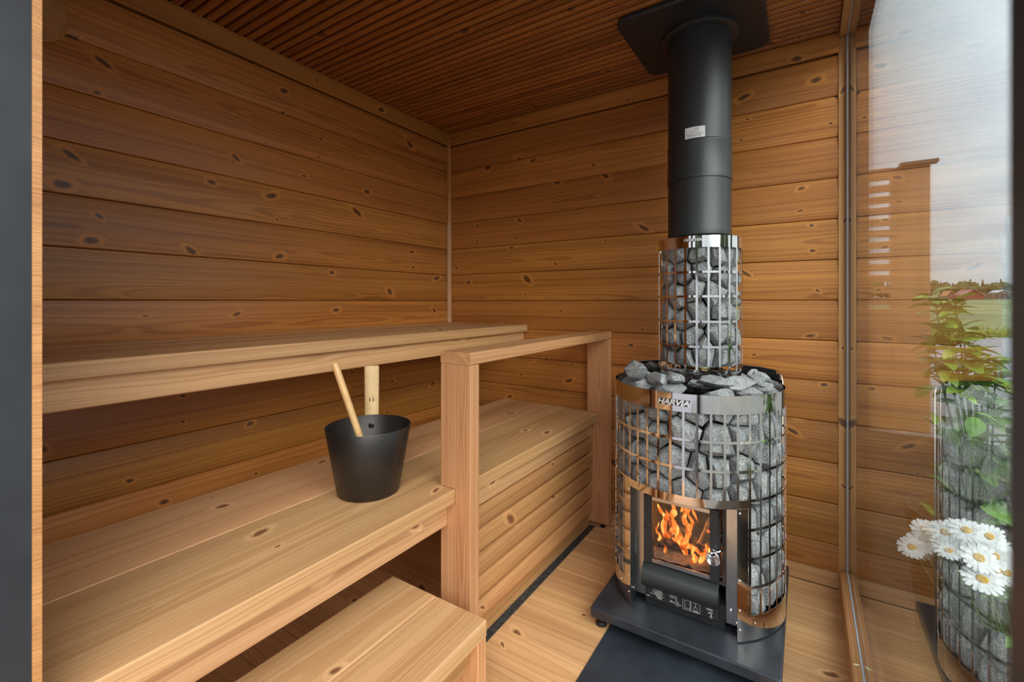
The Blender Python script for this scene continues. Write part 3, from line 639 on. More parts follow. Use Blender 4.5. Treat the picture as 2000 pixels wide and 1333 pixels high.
# lettering: built-in font, converted to mesh and wrapped round the cylinder
def textmesh(txt, size, shear=0.0, offset=0.0, ext=0.0, sx=1.0, space=1.0):
    cu = bpy.data.curves.new('t', 'FONT'); cu.body = txt; cu.size = size; cu.shear = shear; cu.offset = offset; cu.extrude = ext
    cu.align_x = 'CENTER'; cu.align_y = 'CENTER'; cu.space_character = space; cu.resolution_u = 3
    o = bpy.data.objects.new('t', cu); COL.objects.link(o); dg = bpy.context.evaluated_depsgraph_get(); dg.update()
    me = bpy.data.meshes.new_from_object(o.evaluated_get(dg)); bpy.data.objects.remove(o)
    for v in me.vertices: v.co.x *= sx
    return me
def wrap(me, cx, cy, r, ang, zc, name, mat, parent, ploc):
    me.materials.clear(); me.materials.append(mat)
    for v in me.vertices:
        a = ang + v.co.x / r; rr = r + v.co.z
        v.co = Vector((cx + rr * cos(a), cy + rr * sin(a), zc + v.co.y))
    me.name = name; o = link(name, me, parent); o.location = ploc; return o
def ang_of(px, cx, cy, r):     # cylinder angle seen at a photo column (fixed point on the drum)
    u = (px - 1000) / 888.7; th = radians(32.84); d = Vector((u * cos(th) - sin(th), u * sin(th) + cos(th))).normalized()
    c = Vector((cx, cy)); t = d.dot(c); h2 = r * r - (c - d * t).length_squared; p = d * (t - sqrt(h2)); q = p - c; return atan2(q.y, q.x)
nl = (-SX, -SY, -ZP)
LOGOBACK = plain('logo_backing', (0.05, 0.04, 0.045), 0.4)  # dark plate colour behind the letters
LOGO = plain('logo_chrome', (0.85, 0.84, 0.84), 0.22, 0.45)
a = ang_of(1314, SX, SY, SR); zc_ = 0.7355
def logoset(cx, cy, r, a, z, sz, txt='HARVIA'):
    b = MB(); w = sz * 2.05; h_ = sz * 0.40; n = 14
    for k_, rr in ((0, r + 0.0004),):
        poly = []
        vs = []
        for i in range(n + 1):
            for j, zz in ((0, -h_), (1, h_)):
                x = -w + 2 * w * i / n + zz * 0.28
                aa = a + x / r; vs.append((cx + rr * cos(aa), cy + rr * sin(aa), z + zz)); vs.append((cx + (rr + 0.0010) * cos(aa), cy + (rr + 0.0010) * sin(aa), z + zz))
        fs = []
        for i in range(n):
            o = i * 4; fs += [(o, o + 4, o + 6, o + 2), (o + 1, o + 3, o + 7, o + 5), (o, o + 1, o + 5, o + 4), (o + 2, o + 6, o + 7, o + 3)]
        fs += [(0, 2, 3, 1), (n * 4, n * 4 + 1, n * 4 + 3, n * 4 + 2)]
        b.add(vs, fs)
    p = sp_(b, 'logo_plate', LOGOBACK, 30)
    me = textmesh(txt, sz, 0.28, sz * 0.028, 0.0006, 1.08, 0.93)
    xs = [v.co.x for v in me.vertices]; ys = [v.co.y for v in me.vertices]; wx = max(xs) - min(xs); mx = (max(xs) + min(xs)) / 2; wy = max(ys) - min(ys); my = (max(ys) + min(ys)) / 2
    for v in me.vertices: v.co.x = (v.co.x - mx) / wx * w * 2.02; v.co.y = (v.co.y - my) / wy * h_ * 1.92
    wrap(me, cx, cy, r + 0.0016, a, z, 'lettering', LOGO, p, (0, 0, 0))
logoset(SX, SY, SR, a, zc_, 0.0225)
logoset(PX, PY, UR, ang_of(1353, PX, PY, UR), H + 0.2035, 0.0135)

# stand under the stove
sd = thing('stove_stand', 'low black sheet-metal base under the stove', 'stand', (SX, 1.647, 0))
bx0, bx1, by0, by1 = -0.5745, -0.051, 1.346, 1.947
def rr_poly(x0, x1, y0, y1, r, n=5):
    p = []
    for cxx, cyy, a0 in ((x1 - r, y1 - r, 0), (x0 + r, y1 - r, 90), (x0 + r, y0 + r, 180), (x1 - r, y0 + r, 270)):
        for i in range(n + 1):
            a = radians(a0 + 90 * i / n); p.append((cxx + r * cos(a), cyy + r * sin(a)))
    return p
b = MB(); b.prism(rr_poly(bx0, bx1, by0, by1, 0.006), 0.032, ZP, lambda u, v, w: (u, v, w)); o = b.build('tray', BLACKS, sd, 30); o.location = (-SX, -1.647, 0)
md = o.modifiers.new('b', 'BEVEL'); md.width = 0.004; md.segments = 3; md.limit_method = 'ANGLE'; md.angle_limit = radians(50)
for x in (bx0 + 0.026, bx1 - 0.026):
    for y in (by0 + 0.030, by1 - 0.030):
        o = MB().lathe([(0, 0.012), (0.007, 0.012), (0.007, 0.033)], 12, x, y).lathe([(0, 0.012), (0.012, 0.012), (0.0175, 0.007), (0.0175, 0.001), (0, 0.0)], 24, x, y).build('foot', RUBBER, sd); o.location = (-SX, -1.647, 0.0002)
tag(MB().box(-0.5224, -0.095, 0.85, 1.70, 0.0003, 0.0025).build('floor_plate', MATM, smooth=0), 'flat dark floor protection sheet in front of the stove', 'floor plate')

# ================================================================== FLUE PIPE
fp_ = thing('stove_pipe', 'matt black insulated flue pipe rising from the stove to the ceiling', 'pipe', (PX, PY, H + 0.2246))
def pp(mb, name, mat, sm=40, label=None, par=None):
    o = mb.build(name, mat, par or fp_, sm)
    if not par: o.location = (-PX, -PY, -(H + 0.2246))
    if label: o['label'] = label
    return o
zb0 = H + 0.2246; zj1 = H + 0.417; zj2 = H + 0.545
pp(MB().lathe([(0.060, zb0 + 0.012), (0.085, zb0 + 0.004), (0.100, zb0), (0.1045, zb0 + 0.003), (0.1050, zb0 + 0.02), (0.1040, zb0 + 0.024), (0.1040, zj1)], 64, PX, PY), 'lower_section', BLACKP)
pp(MB().lathe([(0.1035, zj1 + 0.001), (0.1065, zj1 + 0.0012), (0.1065, zj1 + 0.016), (0.1055, zj1 + 0.020), (0.1055, zj2 - 0.008), (0.1065, zj2 - 0.004), (0.1065, zj2), (0.104, zj2 + 0.003)], 64, PX, PY), 'sleeve', BLACKP)
pp(MB().lathe([(0.1040, zj2), (0.1040, 1.97)], 64, PX, PY), 'upper_section', BLACKP)
cpl = MB()
pol = rr_poly(-0.545, -0.107, 1.475, 1.915, 0.045, 6)
cpl.prism(pol, 1.968, 1.9868, lambda u, v, w: (u, v, w)); o = pp(cpl, 'ceiling_plate', BLACKM, 30, 'square black ceiling plate with rounded corners')
md = o.modifiers.new('b', 'BEVEL'); md.width = 0.006; md.segments = 3; md.limit_method = 'ANGLE'; md.angle_limit = radians(50)
pp(MB().lathe([(0.1045, 1.950), (0.122, 1.952), (0.128, 1.957), (0.128, 1.9675)], 56, PX, PY), 'collar', BLACKM)
a = ang_of(1357, PX, PY, 0.104)
lab = MB().arcpatch(PX, PY, 0.1046, a - 0.032 / 0.104, a + 0.032 / 0.104, H + 0.548, H + 0.585, 0.0004, 8)
lo = pp(lab, 'label_sticker', LABELM, 30, 'small white rating label')
me = textmesh('CE', 0.012, ext=0.0001); wrap(me, PX, PY, 0.1048, a + 0.006 / 0.104, H + 0.5755, 'lettering', GREYP, lo, (0, 0, 0))
lt = MB()
for (x0, x1, z) in ((-0.028, -0.02, 0.5635), (-0.010, 0.016, 0.5655), (-0.028, -0.004, 0.560), (0.0, 0.026, 0.5605), (-0.022, 0.022, 0.5565), (-0.024, 0.018, 0.5530), (-0.012, -0.003, 0.5695)):
    lt.arcpatch(PX, PY, 0.1049, a + x0 / 0.104, a + x1 / 0.104, H + z, H + z + 0.0011, 0.0002, 3)
lt.build('printed_lines', GREYP, lo, 0)

# ================================================================== STONES
def clip_half(poly, px, py, nx, ny):      # keep points with (p-(px,py)).n <= 0
    out = []
    for i in range(len(poly)):
        a = poly[i]; b = poly[(i + 1) % len(poly)]
        da = (a[0] - px) * nx + (a[1] - py) * ny; db = (b[0] - px) * nx + (b[1] - py) * ny
        if da <= 0: out.append(a)
        if (da < 0 < db) or (db < 0 < da):
            t = da / (da - db); out.append((a[0] + (b[0] - a[0]) * t, a[1] + (b[1] - a[1]) * t))
    return out
def hull(name, pts, mat):
    bm = bmesh.new()
    for p in pts: bm.verts.new(p)
    r = bmesh.ops.convex_hull(bm, input=bm.verts)
    bmesh.ops.delete(bm, geom=[v for v in bm.verts if not v.link_faces], context='VERTS')
    bmesh.ops.bevel(bm, geom=list(bm.edges), offset=0.0011, segments=1, affect='EDGES', clamp_overlap=True)
    bmesh.ops.recalc_face_normals(bm, faces=bm.faces)
    me = bpy.data.meshes.new(name); bm.to_mesh(me); bm.free(); me.materials.append(mat); return me
def cagestones(cx, cy, rin, rout, cols, zs0, zs1, rows, regions, label, group, rng, skip=None):
    C = 2 * pi * rout; sites = []
    for r in range(rows):
        for c_ in range(cols):
            s = (c_ + 0.5 * (r % 2) + rng.uniform(-.34, .34)) * C / cols; z = zs0 + (r + 0.5 + rng.uniform(-.34, .34)) * (zs1 - zs0) / rows
            sites.append((s % C, z))
    allp = [(s + d * C, z) for d in (-1, 0, 1) for s, z in sites]
    for (s, z) in sites:
        th = s / rout
        if skip and skip(th, z): continue
        lo, hi, a0, a1 = zs0, zs1, s - 0.2, s + 0.2
        lo, hi, a0, a1 = regions(th, z, lo, hi, a0, a1)
        poly = [(a0, lo), (a1, lo), (a1, hi), (a0, hi)]
        for (s2_, z2) in allp:
            dx, dz = s2_ - s, z2 - z; d2 = dx * dx + dz * dz
            if d2 < 1e-9 or d2 > 0.06: continue
            poly = clip_half(poly, s + dx / 2, z + dz / 2, dx, dz)
            if len(poly) < 3: break
        if len(poly) < 3: continue
        mx = sum(p[0] for p in poly) / len(poly); mz = sum(p[1] for p in poly) / len(poly)
        w = max(p[0] for p in poly) - min(p[0] for p in poly); hgt = max(p[1] for p in poly) - min(p[1] for p in poly)
        if w < 0.018 or hgt < 0.018: continue
        # drop near-duplicate corners
        pts = []; dep = rout - rin
        ro = rout - rng.uniform(0, 0.010); tilt = rng.uniform(-.5, .5), rng.uniform(-.5, .5)
        for p in poly:
            f = rng.uniform(0.90, 0.97); pts.append((mx + (p[0] - mx) * f, mz + (p[1] - mz) * f, ro - rng.uniform(0.010, 0.030)))
            f = rng.uniform(0.80, 0.95); pts.append((mx + (p[0] - mx) * f, mz + (p[1] - mz) * f, rin + rng.uniform(0.004, 0.02)))
            f = rng.uniform(0.45, 0.80); qx, qz = (p[0] - mx) * f, (p[1] - mz) * f
            pts.append((mx + qx, mz + qz, min(rout, ro + (qx * tilt[0] + qz * tilt[1]) * 0.5)))
        for _ in range(2): pts.append((mx + rng.uniform(-.2, .2) * w, mz + rng.uniform(-.2, .2) * hgt, min(rout, ro + 0.003)))
        ctr = Vector((cx + cos(mx / rout) * (rin + rout) / 2, cy + sin(mx / rout) * (rin + rout) / 2, mz))
        P3 = [Vector((cx + cos(a / rout) * r_, cy + sin(a / rout) * r_, z_)) - ctr for a, z_, r_ in pts]
        o = link('stove_stone', hull('stove_stone', P3, STONE), None, ctr); tag(o, label, 'stone', group)
rng = random.Random(3)
zdo = zr[3] - 0.024
def reg(th, z, lo, hi, a0, a1):
    d = (th - FR + pi) % (2 * pi) - pi
    R = SR - 0.004
    if z < zdo:
        if d > 0: a0 = max(a0, (th - d + AP) * R - 0.001)
        else: a1 = min(a1, (th - d - AP) * R + 0.001)
        a0, a1 = a0, a1
    elif abs(d) < AP + 0.25: lo = zdo + 0.004
    return lo, hi, a0, a1
def skip_low(th, z):
    d = abs((th - FR + pi) % (2 * pi) - pi)
    if z < zdo and d < AP: return True
    t = (degrees_(th)) % 360
    return 50 < t < 130 and z < 0.66
def degrees_(a): return a * 180 / pi
cagestones(SX, SY, 0.182, SR - 0.004, 21, zr[7] - 0.02, 0.752, 8, reg, 'angular grey sauna stone behind the bars of the wide lower cage', 'stones in the lower stove cage', rng, skip_low)
cagestones(PX, PY, 0.068, UR - 0.003, 10, zu[5] + 0.006, zut - 0.012, 6, lambda th, z, lo, hi, a0, a1: (lo, hi, a0, a1), 'angular grey sauna stone inside the narrow upper cage', 'stones in the upper stove cage', rng)
# loose stones heaped on top of the lower cage
def blob(ax, ay, az, rng, n=15):
    pts = []
    for _ in range(n):
        v = Vector((rng.gauss(0, 1), rng.gauss(0, 1), rng.gauss(0, 1))).normalized(); k_ = rng.uniform(0.85, 1.0)
        pts.append((v.x * ax * k_, v.y * ay * k_, v.z * az * k_))
    return pts
heap = []
for i in range(11):       # ring of broad stones level with the rim
    heap.append((2 * pi * i / 11 + rng.uniform(-.08, .08), 0.203, 0.752 + rng.uniform(0, 0.008), 0.060, 0.050, 0.024))
for a_, r_, z_, s_ in ((200, .20, .790, 1.15), (180, .205, .797, .9), (222, .195, .783, 1.2), (246, .205, .788, 1.05), (262, .190, .795, .8), (318, .200, .786, 1.2), (340, .205, .790, .95), (296, .195, .787, 1.1), (5, .200, .788, .9), (150, .20, .785, .9), (30, .2, .782, .9), (282, .165, .779, .6)):
    heap.append((radians(a_), r_, z_, 0.052 * s_, 0.040 * s_, 0.023 * s_))
HL_ = ['broad pale stone heaped at the far left of the stove top, over the rim', 'small stone heaped behind the leftmost ones on the stove top', 'largest left front stone of the heap on the stove top', 'stone on the heap left of the rim lettering, above the steel band',
       'small stone in the middle of the heap just before the upper cage', 'large flat stone on the right front of the stove-top heap', 'flat stone at the right edge of the stove-top heap', 'flat stone of the heap right of the front middle, above the steel band',
       'stone of the heap at the right, beside the black shield', 'stone of the heap at the back left, beside the upper cage', 'stone of the heap at the back right, before the black shield', 'smallest stone of the heap, against the foot of the upper cage']
for hi_, (a_, r_, z_, ax, ay, az) in enumerate(heap):
    x, y = SX + cos(a_) * r_, SY + sin(a_) * r_; rot = Matrix.Rotation(a_ + pi / 2 + rng.uniform(-.4, .4), 3, 'Z') @ Matrix.Rotation(rng.uniform(-.28, .28), 3, 'X') @ Matrix.Rotation(rng.uniform(-.2, .2), 3, 'Y')
    P3 = []
    for p in blob(ax, ay, az, rng, 17):
        w = rot @ Vector(p) + Vector((x, y, z_)); q = Vector((w.x - SX, w.y - SY)); lim = SR - 0.004 if w.z < ztop + 0.004 else SR + 0.004
        if q.length > lim: q *= lim / q.length
        w = Vector((SX + q.x, SY + q.y, w.z)); q2 = Vector((w.x - PX, w.y - PY))
        if q2.length < 0.141: q2 = q2.normalized() * 0.141; w.x, w.y = PX + q2.x, PY + q2.y
        P3.append(w - Vector((x, y, z_)))
    tag(link('stove_stone', hull('stove_stone', P3, STONE), None, (x, y, z_)), 'broad grey stone in the lowest layer on the stove top, level with the steel rim' if hi_ < 11 else HL_[hi_ - 11], 'stone', 'loose stones on the stove top')

# ================================================================== FIRE
def firemat():
    m = bpy.data.materials.new('flame'); m.use_nodes = True; t = m.node_tree; t.nodes.clear(); out = N(t, 'ShaderNodeOutputMaterial')
    tc = N(t, 'ShaderNodeTexCoord'); mp = N(t, 'ShaderNodeMapping'); mp.inputs['Scale'].default_value = (60, 60, 26); L(t, tc.outputs['Object'], mp.inputs[0])
    n = N(t, 'ShaderNodeTexNoise'); n.inputs['Scale'].default_value = 1; n.inputs['Detail'].default_value = 3; n.inputs['Distortion'].default_value = 1.2; L(t, mp.outputs[0], n.inputs['Vector'])
    c = ramp(t, n.outputs[0], [(0.32, (0.75, 0.06, 0.005)), (0.5, (1.0, 0.20, 0.02)), (0.66, (1.0, 0.50, 0.12))])
    em = N(t, 'ShaderNodeEmission'); L(t, c, em.inputs[0]); L(t, M(t, 'MULTIPLY_ADD', n.outputs[0], 3.2, -0.5), em.inputs[1])
    lw = N(t, 'ShaderNodeLayerWeight'); lw.inputs[0].default_value = 0.35
    tr = N(t, 'ShaderNodeBsdfTransparent'); mx = N(t, 'ShaderNodeMixShader')
    f = M(t, 'ADD', M(t, 'MULTIPLY', lw.outputs['Facing'], 0.9), M(t, 'SUBTRACT', 1.0, N_smooth(t, n.outputs[0], 0.30, 0.52)), None, True)
    L(t, f, mx.inputs[0]); L(t, em.outputs[0], mx.inputs[1]); L(t, tr.outputs[0], mx.inputs[2]); L(t, mx.outputs[0], out.inputs[0]); return m
FLAME = firemat()
EMB, te, be, oe = newmat('glowing_ember')
tcx = N(te, 'ShaderNodeTexCoord'); nx_ = N(te, 'ShaderNodeTexNoise'); nx_.inputs['Scale'].default_value = 45; nx_.inputs['Detail'].default_value = 4; L(te, tcx.outputs['Object'], nx_.inputs['Vector'])
L(te, ramp(te, nx_.outputs[0], [(0.4, (0.05, 0.04, 0.035)), (0.6, (0.22, 0.18, 0.15))]), be.inputs['Base Color']); be.inputs['Roughness'].default_value = 0.9
be.inputs['Emission Color'].default_value = (1, 0.16, 0.02, 1); L(te, M(te, 'MULTIPLY', N_smooth(te, nx_.outputs[0], 0.56, 0.70), 1.6), be.inputs['Emission Strength'])
fire = thing('fire', 'orange flames burning behind the stove door glass', 'fire', (SX, 1.52, 0.215))
def tongue(path, w, fl_=0.45):
    b = MB(); k_ = len(path) * 3; pts = []
    def cr_(t):
        t = t * (len(path) - 1); i = min(int(t), len(path) - 2); f = t - i; g = lambda j: Vector(path[max(0, min(len(path) - 1, j))])
        p0, p1, p2, p3 = g(i - 1), g(i), g(i + 1), g(i + 2)
        return 0.5 * ((2 * p1) + (-p0 + p2) * f + (2 * p0 - 5 * p1 + 4 * p2 - p3) * f * f + (-p0 + 3 * p1 - 3 * p2 + p3) * f ** 3)
    for i in range(k_ + 1):
        t = i / k_; pts.append(cr_(t))
    rad = [w * (0.35 + 0.65 * sin(pi * min(1, (i / k_) * 1.25 + 0.12)) if i / k_ < 0.7 else 0.75 * max(0.0, 1 - (i / k_ - 0.7) / 0.3) ** 0.8 + 0.02) for i in range(k_ + 1)]
    b.tube(pts, rad, 10); ym_ = sum(p.y for p in pts) / len(pts)
    b.v = [(v[0], ym_ + (v[1] - ym_) * fl_, v[2]) for v in b.v]
    o = b.build('flame', FLAME, fire, 80); return o
X0_ = -0.322 - SX
def F(px, py, dy=0):  # flame point from its place behind the door, at depth Y=1.50
    u = (px - 1000) / 888.7; th = radians(32.84); k_ = (1.50 + dy) / (u * sin(th) + cos(th)); return (k_ * (u * cos(th) - sin(th)) - SX, 1.50 + dy - 1.52, H - (py - 590) / 888.7 * k_ - 0.215)
tongue([F(1338, 1062), F(1325, 1045), F(1318, 1025), F(1312, 1005), F(1322, 985)], 0.011)
tongue([F(1340, 1060), F(1345, 1035), F(1336, 1015), F(1340, 995), F(1328, 980)], 0.010)
tongue([F(1300, 1050), F(1296, 1030), F(1300, 1012), F(1290, 998), F(1284, 984)], 0.010)
tongue([F(1302, 1052), F(1312, 1035), F(1306, 1012), F(1300, 995)], 0.009)
tongue([F(1345, 1040), F(1353, 1022), F(1344, 1004), F(1352, 990)], 0.006)
tongue([F(1320, 1040), F(1330, 1062), F(1348, 1068), F(1366, 1080), F(1384, 1098)], 0.010)
tongue([F(1285, 1056), F(1290, 1048), F(1282, 1036), F(1288, 1020)], 0.006)
tongue([F(1352, 1100), F(1358, 1090), F(1352, 1080), F(1358, 1070)], 0.008)
tongue([F(1366, 1100), F(1374, 1088), F(1380, 1072), F(1378, 1062)], 0.008)
tongue([F(1298, 1080), F(1300, 1070), F(1296, 1062)], 0.005)
tongue([F(1330, 1000, .03), F(1336, 990, .03), F(1345, 984, .03), F(1356, 1004, .03), F(1364, 1022, .03)], 0.007)
tongue([F(1310, 1010, .05), F(1318, 1000, .05), F(1312, 984, .05)], 0.010)
tongue([F(1340, 1085, .02), F(1335, 1070, .02), F(1325, 1060, .02), F(1312, 1052, .02)], 0.010)
fl1 = bpy.data.lights.new('fire_glow', 'POINT'); fl1.energy = 0.45; fl1.color = (1, 0.38, 0.1); fl1.shadow_soft_size = 0.03
flo = link('fire_glow', fl1, fire, (0.0, 0.02, 0.11))
def log(name, a, b_, r, mat, label, rng):
    a, b_ = Vector(a), Vector(b_); mid = (a + b_) / 2; k_ = 7; pts = [a.lerp(b_, i / k_) - mid for i in range(k_ + 1)]
    mb = MB().tube(pts, [r * rng.uniform(.88, 1.08) for _ in pts], 9); mb.v = [tuple(Vector(v) + noise.noise_vector(Vector(v) * 40) * 0.005) for v in mb.v]
    o = mb.build(name, mat, None, 30, mid); tag(o, label, 'firewood', 'firewood in the stove'); return o
log('firewood_log', (-0.405, 1.545, 0.236), (-0.250, 1.56, 0.232), 0.019, EMB, 'charred glowing log lying lowest behind the stove glass', rng)
log('firewood_log', (-0.395, 1.60, 0.262), (-0.315, 1.545, 0.272), 0.017, CHAR, 'charred log resting aslant on top in the stove fire', rng)
log('firewood_log', (-0.275, 1.505, 0.266), (-0.248, 1.61, 0.335), 0.015, EMB, 'burning log leaning up at the right of the stove fire', rng)
asm = MB(); nn = 14
vs = [(fx0 + 0.002 + (fx1 - fx0 - 0.004) * i / nn, fy0 + 0.008 + 0.2 * j / nn, 0.2015 + 0.014 * noise.noise(Vector((i * .7, j * .7, 1))) + 0.012) for j in range(nn + 1) for i in range(nn + 1)]
vs += [(v[0], v[1], 0.2005) for v in vs]; q = (nn + 1) ** 2
fs = [(j * (nn + 1) + i, j * (nn + 1) + i + 1, (j + 1) * (nn + 1) + i + 1, (j + 1) * (nn + 1) + i) for j in range(nn) for i in range(nn)]
asm.add(vs, fs); tag(asm.build('ash_bed', ASH, None, 60), 'bed of pale ash under the burning logs', 'ash', kind='stuff')

# ================================================================== SMALL THINGS INSIDE
av = thing('air_vent', 'round wooden ventilation disc high on the left wall', 'vent', (XL + 0.002, 0.31, 1.79))
def disc(r, x0, x1, name, mat):
    b = MB().lathe([(0, x0), (r - 0.003, x0), (r, x0 + 0.002), (r, x1 - 0.003), (r - 0.003, x1), (0, x1)], 48); b.v = [(v[2], v[1], v[0]) for v in b.v]; return b.build(name, mat, av, 40)
disc(0.078, 0.016, 0.032, 'disc', W_TRIM); disc(0.018, 0.0, 0.0158, 'stem', W_TRIM)
ch = MB(); 
ch.add([(0, 0, 0), (0.009, 0.003, 0.0008), (0.018, 0.001, 0), (0.014, -0.004, 0.001), (0.006, -0.005, 0), (0.009, -0.001, 0.003)], [(0, 1, 5), (1, 2, 5), (2, 3, 5), (3, 4, 5), (4, 0, 5), (4, 3, 2, 1, 0)])
o = ch.build('wood_chip', plain('pale_chip', (0.80, 0.68, 0.45), 0.7), None, 0, (0.1035, 1.492, 0.0766)); o.rotation_euler = (0, 0, radians(20)); tag(o, 'pale splinter of wood on the sill batten of the glass wall', 'wood chip')
del o

# ================================================================== OUTSIDE
def dirpos(px, Y):
    u = (px - 1000) / 888.7; th = radians(32.84); k_ = Y / (u * sin(th) + cos(th)); return (k_ * (u * cos(th) - sin(th)), k_)
GRASS = plain('field_grass', (0.12, 0.16, 0.055), 0.9, 0, var=0.35, bs=0.15)
ASPH = plain('asphalt', (0.22, 0.225, 0.245), 0.9, 0, var=0.15, bs=8, spec=0.15)
DECK = wood('deck_boards', (0.32, 0.24, 0.17), (0.22, 0.16, 0.11), kdens=0.2)
g = MB(); ys_ = [(24.8, -0.36), (60, 0.12), (165, 1.62), (420, 3.4)]
g.add([(x, y, z) for y, z in ys_ for x in (-400, 400)] + [(x, y, z - 0.4) for y, z in ys_ for x in (-400, 400)],
      [(2 * i, 2 * i + 1, 2 * i + 3, 2 * i + 2) for i in range(3)] + [(8 + 2 * i, 10 + 2 * i, 11 + 2 * i, 9 + 2 * i) for i in range(3)] + [(0, 8, 9, 1), (6, 7, 15, 14)])
g = g.build('ground_field', GRASS, smooth=0); struct(g, 'wide green field beyond the paved yard', 'field')
g = MB().box(-400, 400, -300, 24.8, -0.75, -0.345).build('ground_yard', ASPH, smooth=0); struct(g, 'grey paved yard outside the glass wall', 'yard')
LEAFM = plain('tree_foliage', (0.045, 0.075, 0.028), 0.9, 0, var=0.5, bs=0.8)
LEAFD = plain('spruce_foliage', (0.022, 0.042, 0.022), 0.9, 0, var=0.5, bs=0.8)
BARK = plain('bark', (0.09, 0.065, 0.045), 0.9)
rt = random.Random(11)
def tree(x, y, h_, kind, i, zb=-0.36):
    names = ('leafy deciduous tree on the far edge of the field, or added unseen for reflections', 'dark pointed spruce on the far edge of the field, or added unseen for reflections')
    t = thing('deciduous_tree' if kind == 0 else 'spruce_tree', names[kind], 'tree', (x, y, zb), 'tree line beyond the field')
    MB().tube([(0, 0, 0), (0, 0, h_ * 0.6)], [h_ * .03, h_ * .015], 6).build('trunk', BARK, t)
    b = MB()
    if kind == 0:
        bm = bmesh.new()
        for q in range(7):
            m = Matrix.Translation((rt.uniform(-.13, .13) * h_, rt.uniform(-.12, .12) * h_, h_ * rt.uniform(.32, .78))) @ Matrix.Scale(h_ * rt.uniform(.15, .21), 4)
            bmesh.ops.create_icosphere(bm, subdivisions=3, radius=1, matrix=m)
        for v in bm.verts: v.co += noise.noise_vector(v.co * (8 / h_) + Vector((i * 3, 0, 0))) * h_ * 0.07
        me = bpy.data.meshes.new('crown'); bm.to_mesh(me); bm.free(); me.materials.append(LEAFM); link('crown', me, t)
    else:
        pr_ = []; n = 9
        for q in range(n):
            z = h_ * (.1 + .9 * q / n); r = h_ * .17 * (1 - q / n) + .1; pr_ += [(r, z), (r * .55, z + h_ * .07)]
        pr_.append((0.02, h_)); b.lathe(pr_, 14); b.v = [tuple(Vector(v) + noise.noise_vector(Vector(v) * 1.2 + Vector((i, 0, 0))) * h_ * .035) for v in b.v]; b.build('crown', LEAFD, t, 0)
for i in range(31):
    px = 1700 + i * 11.5 + rt.uniform(-1, 1); Y = (205, 219, 233)[i % 3]; x, k_ = dirpos(px, Y); kind = 1 if rt.random() < .3 else 0
    tree(x, Y, k_ / 888.7 * rt.uniform(30, 42) * (1.12 if kind else 1), kind, i, 1.8)
for i, (x, y, h_, kd) in enumerate(((-9, -16, 9, 0), (-3.5, -19, 11, 1), (1.5, -15, 8, 0), (5, -18, 10, 1), (-15, -12, 8, 0), (13, -2.2, 5.2, 0), (12, 1.0, 4.4, 0), (15, 5.2, 5.0, 0))):  # unseen trees added for green reflections in the stove steel
    tree(x, y, h_, kd, 60 + i)
BARN = plain('red_barn_paint', (0.20, 0.028, 0.032), 0.8, 0, var=0.2, bs=1.5); ROOFR = plain('red_metal_roof', (0.33, 0.13, 0.13), 0.6); ROOFO = plain('orange_tile_roof', (0.55, 0.24, 0.10), 0.8)
WALLD = plain('dark_house_wall', (0.10, 0.085, 0.08), 0.8); ROOFG = plain('grey_roof', (0.40, 0.43, 0.46), 0.6)
def house(name, px0, px1, Y, h_eave, h_ridge, wm, rm, label, dep=10, door=None):
    x0, k0 = dirpos(px0, Y); x1, _ = dirpos(px1, Y); w = x1 - x0
    t = thing(name, label, 'building', ((x0 + x1) / 2, Y, 1.62))
    hwid = w / 2
    b = MB(); b.box(-hwid, hwid, 0, dep, 0, h_eave); b.prism([(-hwid * .46, h_eave), (hwid, h_eave), (hwid * .27, h_ridge)], 0.02, dep - 0.02, lambda u, v, ww: (u, ww, v)); b.build('wall', wm, t, 0)
    b = MB(); e = w * .03
    b.add([(hwid * .25, -.4, h_ridge + .1), (hwid * .25, dep + .4, h_ridge + .1), (hwid + e, dep + .4, h_eave), (hwid + e, -.4, h_eave), (hwid * .25, -.4, h_ridge), (hwid * .25, dep + .4, h_ridge), (hwid + e, dep + .4, h_eave - .25), (hwid + e, -.4, h_eave - .25)],
          [(0, 1, 2, 3), (4, 7, 6, 5), (0, 3, 7, 4), (1, 5, 6, 2), (3, 2, 6, 7), (0, 4, 5, 1)])
    b.add([(hwid * .25, -.4, h_ridge + .1), (-hwid * .55, dep * .3, h_ridge + .1), (-hwid - e, dep * .3, h_eave), (-hwid * .5, -.4, h_eave), (hwid * .25, .3, h_ridge), (-hwid * .55, dep * .3 + .3, h_ridge), (-hwid - e, dep * .3 + .3, h_eave - .2), (-hwid * .5, .3, h_eave - .2)],
          [(0, 3, 2, 1), (4, 5, 6, 7), (0, 4, 7, 3), (2, 6, 5, 1), (0, 1, 5, 4), (3, 7, 6, 2)])
    b.build('roof', rm, t, 0)
    if door:
        for (a, c_) in door: MB().box(-hwid + w * a, -hwid + w * c_, -.08, .0, h_eave * .25, h_eave * .8).build('window', plain('dark_pane', (.03, .03, .04), .3) if 'dark_pane' not in bpy.data.materials else bpy.data.materials['dark_pane'], t, 0)
house('red_barn', 1870, 1921, 170, 1.35, 2.65, BARN, ROOFR, 'red wooden barn with a faded red roof across the field', 9, [(.12, .16)])
house('orange_roofed_house', 1842, 1868, 185, 1.3, 2.6, WALLD, ROOFO, 'low house with an orange roof left of the red barn', 9, [(.3, .36), (.6, .66)])
house('grey_roofed_house', 1938, 1975, 180, 2.0, 2.6, WALLD, ROOFG, 'dark house with a pale grey roof right of the red barn', 9, [(.2, .28), (.5, .58), (.75, .82)])
